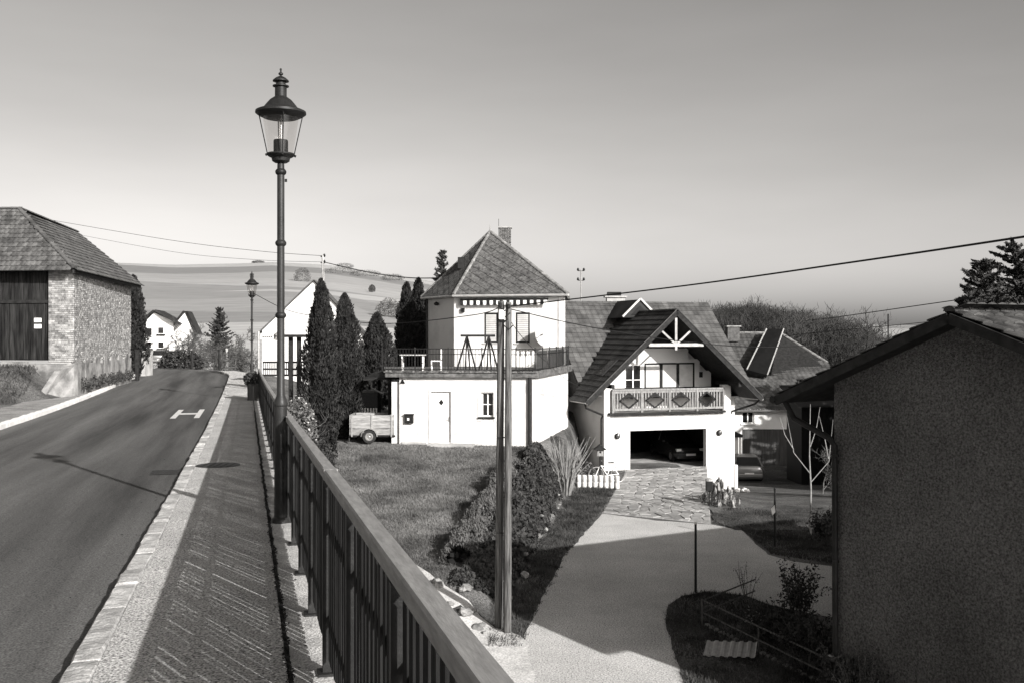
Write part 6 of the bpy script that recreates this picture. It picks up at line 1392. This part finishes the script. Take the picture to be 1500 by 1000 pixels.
fi = inpoly(isl); pts = scatter(16000, (2.5, 6.6), (17.5, 26), fi, RNG); grass('island_grass', 'dark grass island between driveway and rendered house', pts, .08, MT['grass_dark'], RNG, wd=.01)
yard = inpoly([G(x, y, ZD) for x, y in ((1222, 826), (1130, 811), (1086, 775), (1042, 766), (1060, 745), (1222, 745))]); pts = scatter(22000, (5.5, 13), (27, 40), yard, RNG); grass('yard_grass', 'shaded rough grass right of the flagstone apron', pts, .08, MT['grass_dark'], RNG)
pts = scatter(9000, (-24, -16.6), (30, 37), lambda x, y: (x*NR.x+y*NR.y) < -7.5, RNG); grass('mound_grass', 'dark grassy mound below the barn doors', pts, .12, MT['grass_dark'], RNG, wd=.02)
# weeds along the barn plinth
C = []
for i in range(1300):
    a = random.uniform(.8, side.L-.5); p = side.pt(a, .1+abs(random.gauss(0, .12)), 0); C.append((p.x, p.y, -.6+random.uniform(0, .5)*(.5+.5*math.sin(a*1.7)**2)))
V, Fc = leaf_mesh(C, .07, .4, np.array([0, 0, 1.]), .4); tag(npmesh('weeds', V, Fc, MT['grass_dark']), 'tufts of weeds along the plastered foot of the barn', 'weeds', kind='stuff')
# ---- shrubs by the rendered house
def weed_bush(name, label, px, py, Yd, h, seed, n=10, leaf=.035, m='ivy', spread=.5, nl=900):
    q = P(px, py, Yd); z0 = float(hz(q.x, Yd)); t = thing(name, label, 'shrub', (q.x, Yd, z0)); rg = random.Random(seed); b = B(); C = []
    for i in range(n*3):
        a = rg.uniform(0, 6.283); l = h*rg.uniform(.5, 1.1); e = Vector((q.x+math.cos(a)*spread*rg.uniform(.2, 1), Yd+math.sin(a)*spread*rg.uniform(.2, 1), z0+l)); s = Vector((q.x+math.cos(a)*.15*spread, Yd+math.sin(a)*.15*spread, z0)); m_ = s.lerp(e, .5)+Vector((rg.uniform(-.08, .08), rg.uniform(-.08, .08), .1*h)); b.tube([s, m_, e], [.009, .006, .003], 3, False)
        for k in range(int(nl/(n*3))): f = rg.uniform(.25, 1); p = (s.lerp(m_, f*2) if f < .5 else m_.lerp(e, f*2-1)); C.append(p+Vector((rg.gauss(0, .05), rg.gauss(0, .05), rg.gauss(0, .04))))
    b.build('stems', MT['bark'], t); V, Fc = leaf_mesh(np.array(C), leaf, .45); npmesh('foliage', V, Fc, MT[m], t); return t
weed_bush('shrub', 'leafy dark shrub left of the downpipe', 1172, 905, 22.8, 1.3, 31, 14, .045, nl=1500, spread=.75)
weed_bush('shrub', 'low dark bush in the bed behind the pipe railing', 1130, 930, 21.5, .75, 32, 12, .05, nl=1500, spread=.9)
weed_bush('shrub', 'dense dark bush at the foot of the downpipe', 1185, 960, 19.7, 1.0, 33, 12, .05, nl=1600, spread=.8)
weed_bush('weed', 'thin dry weed stalks at the driveway edge', 1096, 880, 24.5, 1.0, 34, 4, .02, m='twig', nl=160, spread=.4)
weed_bush('shrub', 'sparse shrub growing against the roughcast wall', 1262, 1000, 17.0, 1.25, 35, 12, .04, nl=1100, spread=.6)
weed_bush('shrub', 'dark shrub tight under the roughcast wall corner', 1230, 1000, 17.6, .9, 36, 12, .05, nl=1400, spread=.5)
weed_bush('weed', 'flowering weed beside the lower pipe rail', 1105, 905, 22.3, .45, 37, 6, .035, m='flower', nl=60, spread=.35)
weed_bush('shrub', 'dark bush behind the young tree', 1212, 780, 31.5, 1.1, 38, 12, .06, nl=1200, spread=.8)
# dark hedge and shed behind the young tree
q = P(1200, 690, 54); SY = 54; t = thing('garden_shed', 'dark timber shed behind the young tree', 'shed', (q.x, 54, -6.2)); b = B()
for i in range(13): B().box(q.x-.95+i*.19, q.x-.95+i*.19+.18, 54, 54.04, -8, -2.2).build('board', MT['strip'], t)
B().box(q.x-.93, q.x+1.5, 54.05, 57, -8, -2.25).build('body', MT['black'], t); b = B(); b.box8([(q.x-1.3, 53.5, -2.4), (q.x+1.8, 53.5, -2.4), (q.x+1.8, 57.2, -1.5), (q.x-1.3, 57.2, -1.5), (q.x-1.3, 53.5, -2.3), (q.x+1.8, 53.5, -2.3), (q.x+1.8, 57.2, -1.4), (q.x-1.3, 57.2, -1.4)]); b.build('roof', MT['tile_dark'], t)
bare('bare_shrub', 'tangled bare bush before the dark shed', P(1205, 700, 42.5)-Vector((0, 0, .6)), 1.5, .04, 77, cat='shrub', levels=3, n0=8, spread=.7, ratio=.62, first=.05, twig=3)
q = G(1187, 782, ZD); t = thing('young_tree', 'slender pale young tree with forked bare branches', 'tree', q); rg = random.Random(2)
B().tube([q-Vector((0, 0, .2)), q+Vector((.02, 0, 1.5)), q+Vector((-.03, 0, 2.6)), q+Vector((0, 0, 4.3))], [.038, .03, .022, .01], 8).build('trunk', MT['bark_pale'], t, smooth=True)
for s_, e_, m_ in (((-.0, 0, 2.0), (-.75, .1, 3.9), (-.55, 0, 2.7)), ((0, 0, 1.7), (.75, 0, 3.8), (.65, .1, 2.4)), ((-.55, 0, 2.8), (-1.0, 0, 3.9), (-.85, 0, 3.3)), ((.6, 0, 2.5), (.35, .2, 3.9), (.5, .1, 3.2)), ((0, 0, 2.9), (.35, .1, 4.2), (.2, 0, 3.5))):
    B().tube([q+Vector(s_), q+Vector(m_), q+Vector(e_)], [.017, .013, .005], 6).build('limb', MT['bark_pale'], t, smooth=True)
# ------------------------------------------------------------------ small things round the drive
for px, yt, yb, lab in ((1019, 765, 868, 'dark marker pole standing in the driveway island'), (1135, 715, 800, 'dark marker pole on the shaded yard with a white rag')):
    p = G(px, yb, ZD); h = P(px, yt, p.y).z; r = thing('marker_pole', lab, 'marker pole', p); B().tube([p-Vector((0, 0, .2)), Vector((p.x, p.y, h))], [.035, .03], 8).build('pole', MT['iron'], r); B().lathe([(.04, -.03), (.045, 0), (.03, .03)], (p.x, p.y, h), 8).build('cap', MT['frame_white'] if px == 1019 else MT['iron'], r)
    if px == 1135: b = B(); b.add([(p.x-.13, p.y-.05, h-.62), (p.x-.02, p.y-.05, h-.5), (p.x+.0, p.y-.05, h-.72), (p.x-.1, p.y-.07, h-.82)], [(0, 1, 2, 3)]); o = b.build('rag', MT['frame_white'], r); sm = o.modifiers.new('t', 'SOLIDIFY'); sm.thickness = .01
p = G(1203, 803, ZD); b = B(); b.tube([p, p+Vector((0, 0, .06))], .03, 8)
# low pipe railing
r = thing('pipe_railing', 'low rusty pipe railing leading to the rendered house', 'railing', (4.3, 22.6, ZD))
a, c, d = Vector((4.32, 22.65, ZD)), Vector((5.1, 20.6, ZD)), Vector((6.05, 18.1, ZD)); e = Vector((6.0, 24.6, ZD))
for p in (a, c, d): B().tube([p-Vector((0, 0, .1)), p+Vector((0, 0, .6))], .02, 7).build('post', MT['pole'], r)
for z in (.58, .3): B().tube([a+Vector((0, 0, z)), d+(d-a)*.25+Vector((0, 0, z))], .018, 7).build('rail', MT['pole'], r); B().tube([a+Vector((0, 0, z-.02)), e+Vector((0, 0, z-.02))], .018, 7).build('rail', MT['pole'], r)
b = B(); rg = random.Random(6)
for i in range(26):
    p = a.lerp(d, i/25); rock(b, p+Vector((.12, 0, .0)), (.09, .09, .05), rg)
b.build('edging_stones', MT['stone'], r, kind='stuff')
# corrugated sheet
o_ = G(1070, 958, ZD)+Vector((0, 0, .06)); b = B(); nseg = 36
for i in range(nseg+1):
    x = -.5+i/nseg; z = .025*(1 if (i % 6) < 3 else 0)+.05*x
    for y in (-.42, .42): b.v.append((o_.x+x*1.0+y*.25, o_.y+y*.8-x*.25, o_.z+z+(y+.4)*.12))
b.f = [(2*i, 2*i+2, 2*i+3, 2*i+1) for i in range(nseg)]; o = b.build('corrugated_sheet', MT['metal']); sm = o.modifiers.new('t', 'SOLIDIFY'); sm.thickness = .006
tag(o, 'pale corrugated sheet lying on the dark grass island', 'metal sheet')
# planter blocks, bicycle, bird house
k = 8; zpl = ZD
for i in range(k):
    f = i/(k-1); p = G(848+f*56, 714+f*1.5, ZD); b = B(); h = .56
    b.lathe([(.09, 0), (.098, .03), (.098, h*.5-.01), (.09, h*.5), (.098, h*.5+.01), (.098, h-.05), (.09, h), (.07, h), (.065, h-.06), (.02, h-.07)], p, 14)
    tag(b.build('planter_block', MT['plinth'], smooth=True), ['leftmost round planter block, nearest the pruned shrub', 'second planter block from the left of the row', 'third planter block from the left of the row', 'fourth planter block from the left of the row', 'fourth planter block from the right, below the bicycle', 'third planter block from the right, below the bicycle', 'second planter block from the right of the row', 'rightmost round planter block, nearest the flagstone apron'][i], 'planter', 'row of planter blocks')
q = G(893, 714, ZD); q = Vector((P(890, 700, 43.5).x, 43.6, ZD+.1))
bk = thing('bicycle', 'pale old bicycle leaning behind the planter blocks', 'bicycle', q)
ux = Vector((.97, .24, 0)).normalized()
wf, wb = q-ux*.52+Vector((0, 0, .35)), q+ux*.52+Vector((0, 0, .35))
sd_ = Vector((-ux.y, ux.x, 0))
for c in (wf, wb):
    b = B(); n = 24
    b.tube([c+ux*math.cos(6.2832*i/n)*.34+Vector((0, 0, math.sin(6.2832*i/n)*.34)) for i in range(n+1)], .02, 6, False); wh = b.build('wheel', MT['metal'], bk, smooth=True)
    b = B()
    for i in range(12): a_ = 6.2832*i/12; b.tube([c, c+ux*math.cos(a_)*.33+Vector((0, 0, math.sin(a_)*.33))], .003, 3, False)
    b.build('spokes', MT['metal'], wh)
bbk = q+Vector((0, 0, .32)); hd = q-ux*.33+Vector((0, 0, .8)); stt = q+ux*.16+Vector((0, 0, .78))
b = B()
for p, r_ in ((bbk, hd), (bbk, stt), (hd-Vector((0, 0, .06)), stt-Vector((0, 0, .1))), (bbk, wb), (stt, wb), (hd, wf)): b.tube([p, r_], .018, 6)
b.build('frame', MT['frame_white'], bk)
B().tube([hd, hd+Vector((0, 0, .15))], .014, 6).build('stem', MT['metal'], bk); B().tube([hd+Vector((0, 0, .16))-sd_*.28+ux*.12, hd+Vector((0, 0, .18))-sd_*.1, hd+Vector((0, 0, .18))+sd_*.1, hd+Vector((0, 0, .16))+sd_*.28+ux*.12], .014, 6).build('handlebar', MT['metal'], bk)
b = B(); b.box8([stt+ux*(-.14)+sd_*x*.03+Vector((0, 0, .06+z)) if k_ else stt+ux*.14+sd_*x*.09+Vector((0, 0, .06+z)) for z in (0, .05) for k_, x in ((1, -1), (0, -1), (0, 1), (1, 1))]); b.build('saddle', MT['black'], bk, bevel=.015)
B().lathe([(.09, -.01), (.09, .01)], bbk, 14, sd_).build('chainring', MT['iron'], bk); B().tube([bbk-sd_*.1, bbk-sd_*.1+Vector((.08, 0, -.14))], .012, 5).build('crank', MT['metal'], bk)
q = Vector((P(879, 690, 43.0).x, 43.0, ZD)); bd = thing('bird_house', 'small roofed bird house on a pole among the planters', 'bird house', q)
zt2 = P(879, 667, 43).z; B().tube([q, q+Vector((0, 0, zt2-ZD))], .035, 6).build('pole', MT['wood_dark'], bd); B().box(q.x-.13, q.x+.13, 42.88, 43.12, zt2, zt2+.3).build('box', MT['wood'], bd)
b = B(); b.prism([(q.x-.28, 42.78, zt2+.27), (q.x+.28, 42.78, zt2+.27), (q.x, 42.78, zt2+.5)], (0, .44, 0)); b.build('roof', MT['wood_dark'], bd); B().lathe([(.045, 0), (.045, .006)], (q.x, 42.878, zt2+.17), 10, (0, -1, 0)).build('entrance_hole', MT['black'], bd)
# letter box post and wood pile at the right side of the apron
q = G(1039, 742, ZD); lb_ = thing('letter_box', 'letter box on a short post at the right edge of the apron', 'letter box', q)
zt2 = P(1039, 702, q.y).z; B().tube([q, (q.x, q.y, zt2-.4)], .03, 6).build('post', MT['iron'], lb_); B().box(q.x-.13, q.x+.13, q.y-.1, q.y+.1, zt2-.42, zt2-.02).build('box', MT['iron'], lb_, bevel=.02); B().lathe([(.16, -.04), (.14, .03), (.03, .07)], (q.x, q.y, zt2), 10).build('cap', MT['concrete'], lb_)
t = thing('stone_mound', 'mound of upright stones and dry stalks beside the letter box', 'rockery', G(1056, 742, ZD)); rg = random.Random(12); c = G(1056, 742, ZD)
for i in range(42):
    a_ = rg.uniform(0, 6.283); r_ = rg.random()**.6; x, y = c.x+.15+math.cos(a_)*r_*.75, c.y+.9+math.sin(a_)*r_*1.3; z = ZD+(1-r_)*.95; b = B(); rock(b, (x, y, z-.02), (.07*rg.uniform(.7, 1.3), .08, rg.uniform(.15, .3)), rg); b.build('stone', MT['stone'], t)
C = blob((c.x+.1, c.y+.6, ZD+.25), (.85, 1.0, .35), 700, 1); V, Fc = leaf_mesh(C, .05, .3, np.array([0, 0, 1.]), .5); npmesh('stalks', V, Fc, MT['grass_dark'], t, kind='stuff')
rg = random.Random(15); r = thing('rubble_heap', 'few pale stones at the right corner of the garage house', 'stones', P(1084, 715, 49))
for i in range(9):
    p = P(1078+rg.uniform(0, 16), 714, 49+rg.uniform(-1, .5)); b = B(); rock(b, (p.x, p.y, float(hz(p.x, p.y))+.06), (.17, .15, .12), rg); b.build('stone', MT['plinth'], r)
# leafy border plants behind the planters
q = P(838, 690, 44); t = thing('border_plants', 'pale border plants between pruned shrub and planters', 'plants', (q.x, 44, ZD)); V, Fc = leaf_mesh(blob((q.x+.2, 44, ZD+.55), (.9, .5, .5), 1500, 1), .06, .6); npmesh('foliage', V, Fc, MT['hedge_pale'], t, kind='stuff')

# fallen leaves and twigs on the drive, the pavement and the road edge
C = []
for i in range(520):
    x = random.uniform(.3, 6); y = random.uniform(18, 36); C.append((x, y, ZD+.03))
for i in range(220):
    s = random.uniform(2, 20); p = random.choice((random.uniform(-.7, .3), -1.0-abs(random.gauss(0, .25)), random.uniform(.25, .36))); q = SP(s, p); C.append((q.x, q.y, float(zr(s))+(.006 if p > -.9 else -.1)))
V, Fc = leaf_mesh(C, .014, .5); V = V.reshape(-1, 4, 3); V[:, :, 2] = V[:, :1, 2]*0+np.array(C)[:, None, 2]+np.random.default_rng(1).uniform(0, .008, (len(C), 4)); tag(npmesh('fallen_leaves', V.reshape(-1, 3), Fc, MT['moss']), 'scattered dry leaves and crumbs on drive and pavement', 'leaves', kind='stuff')
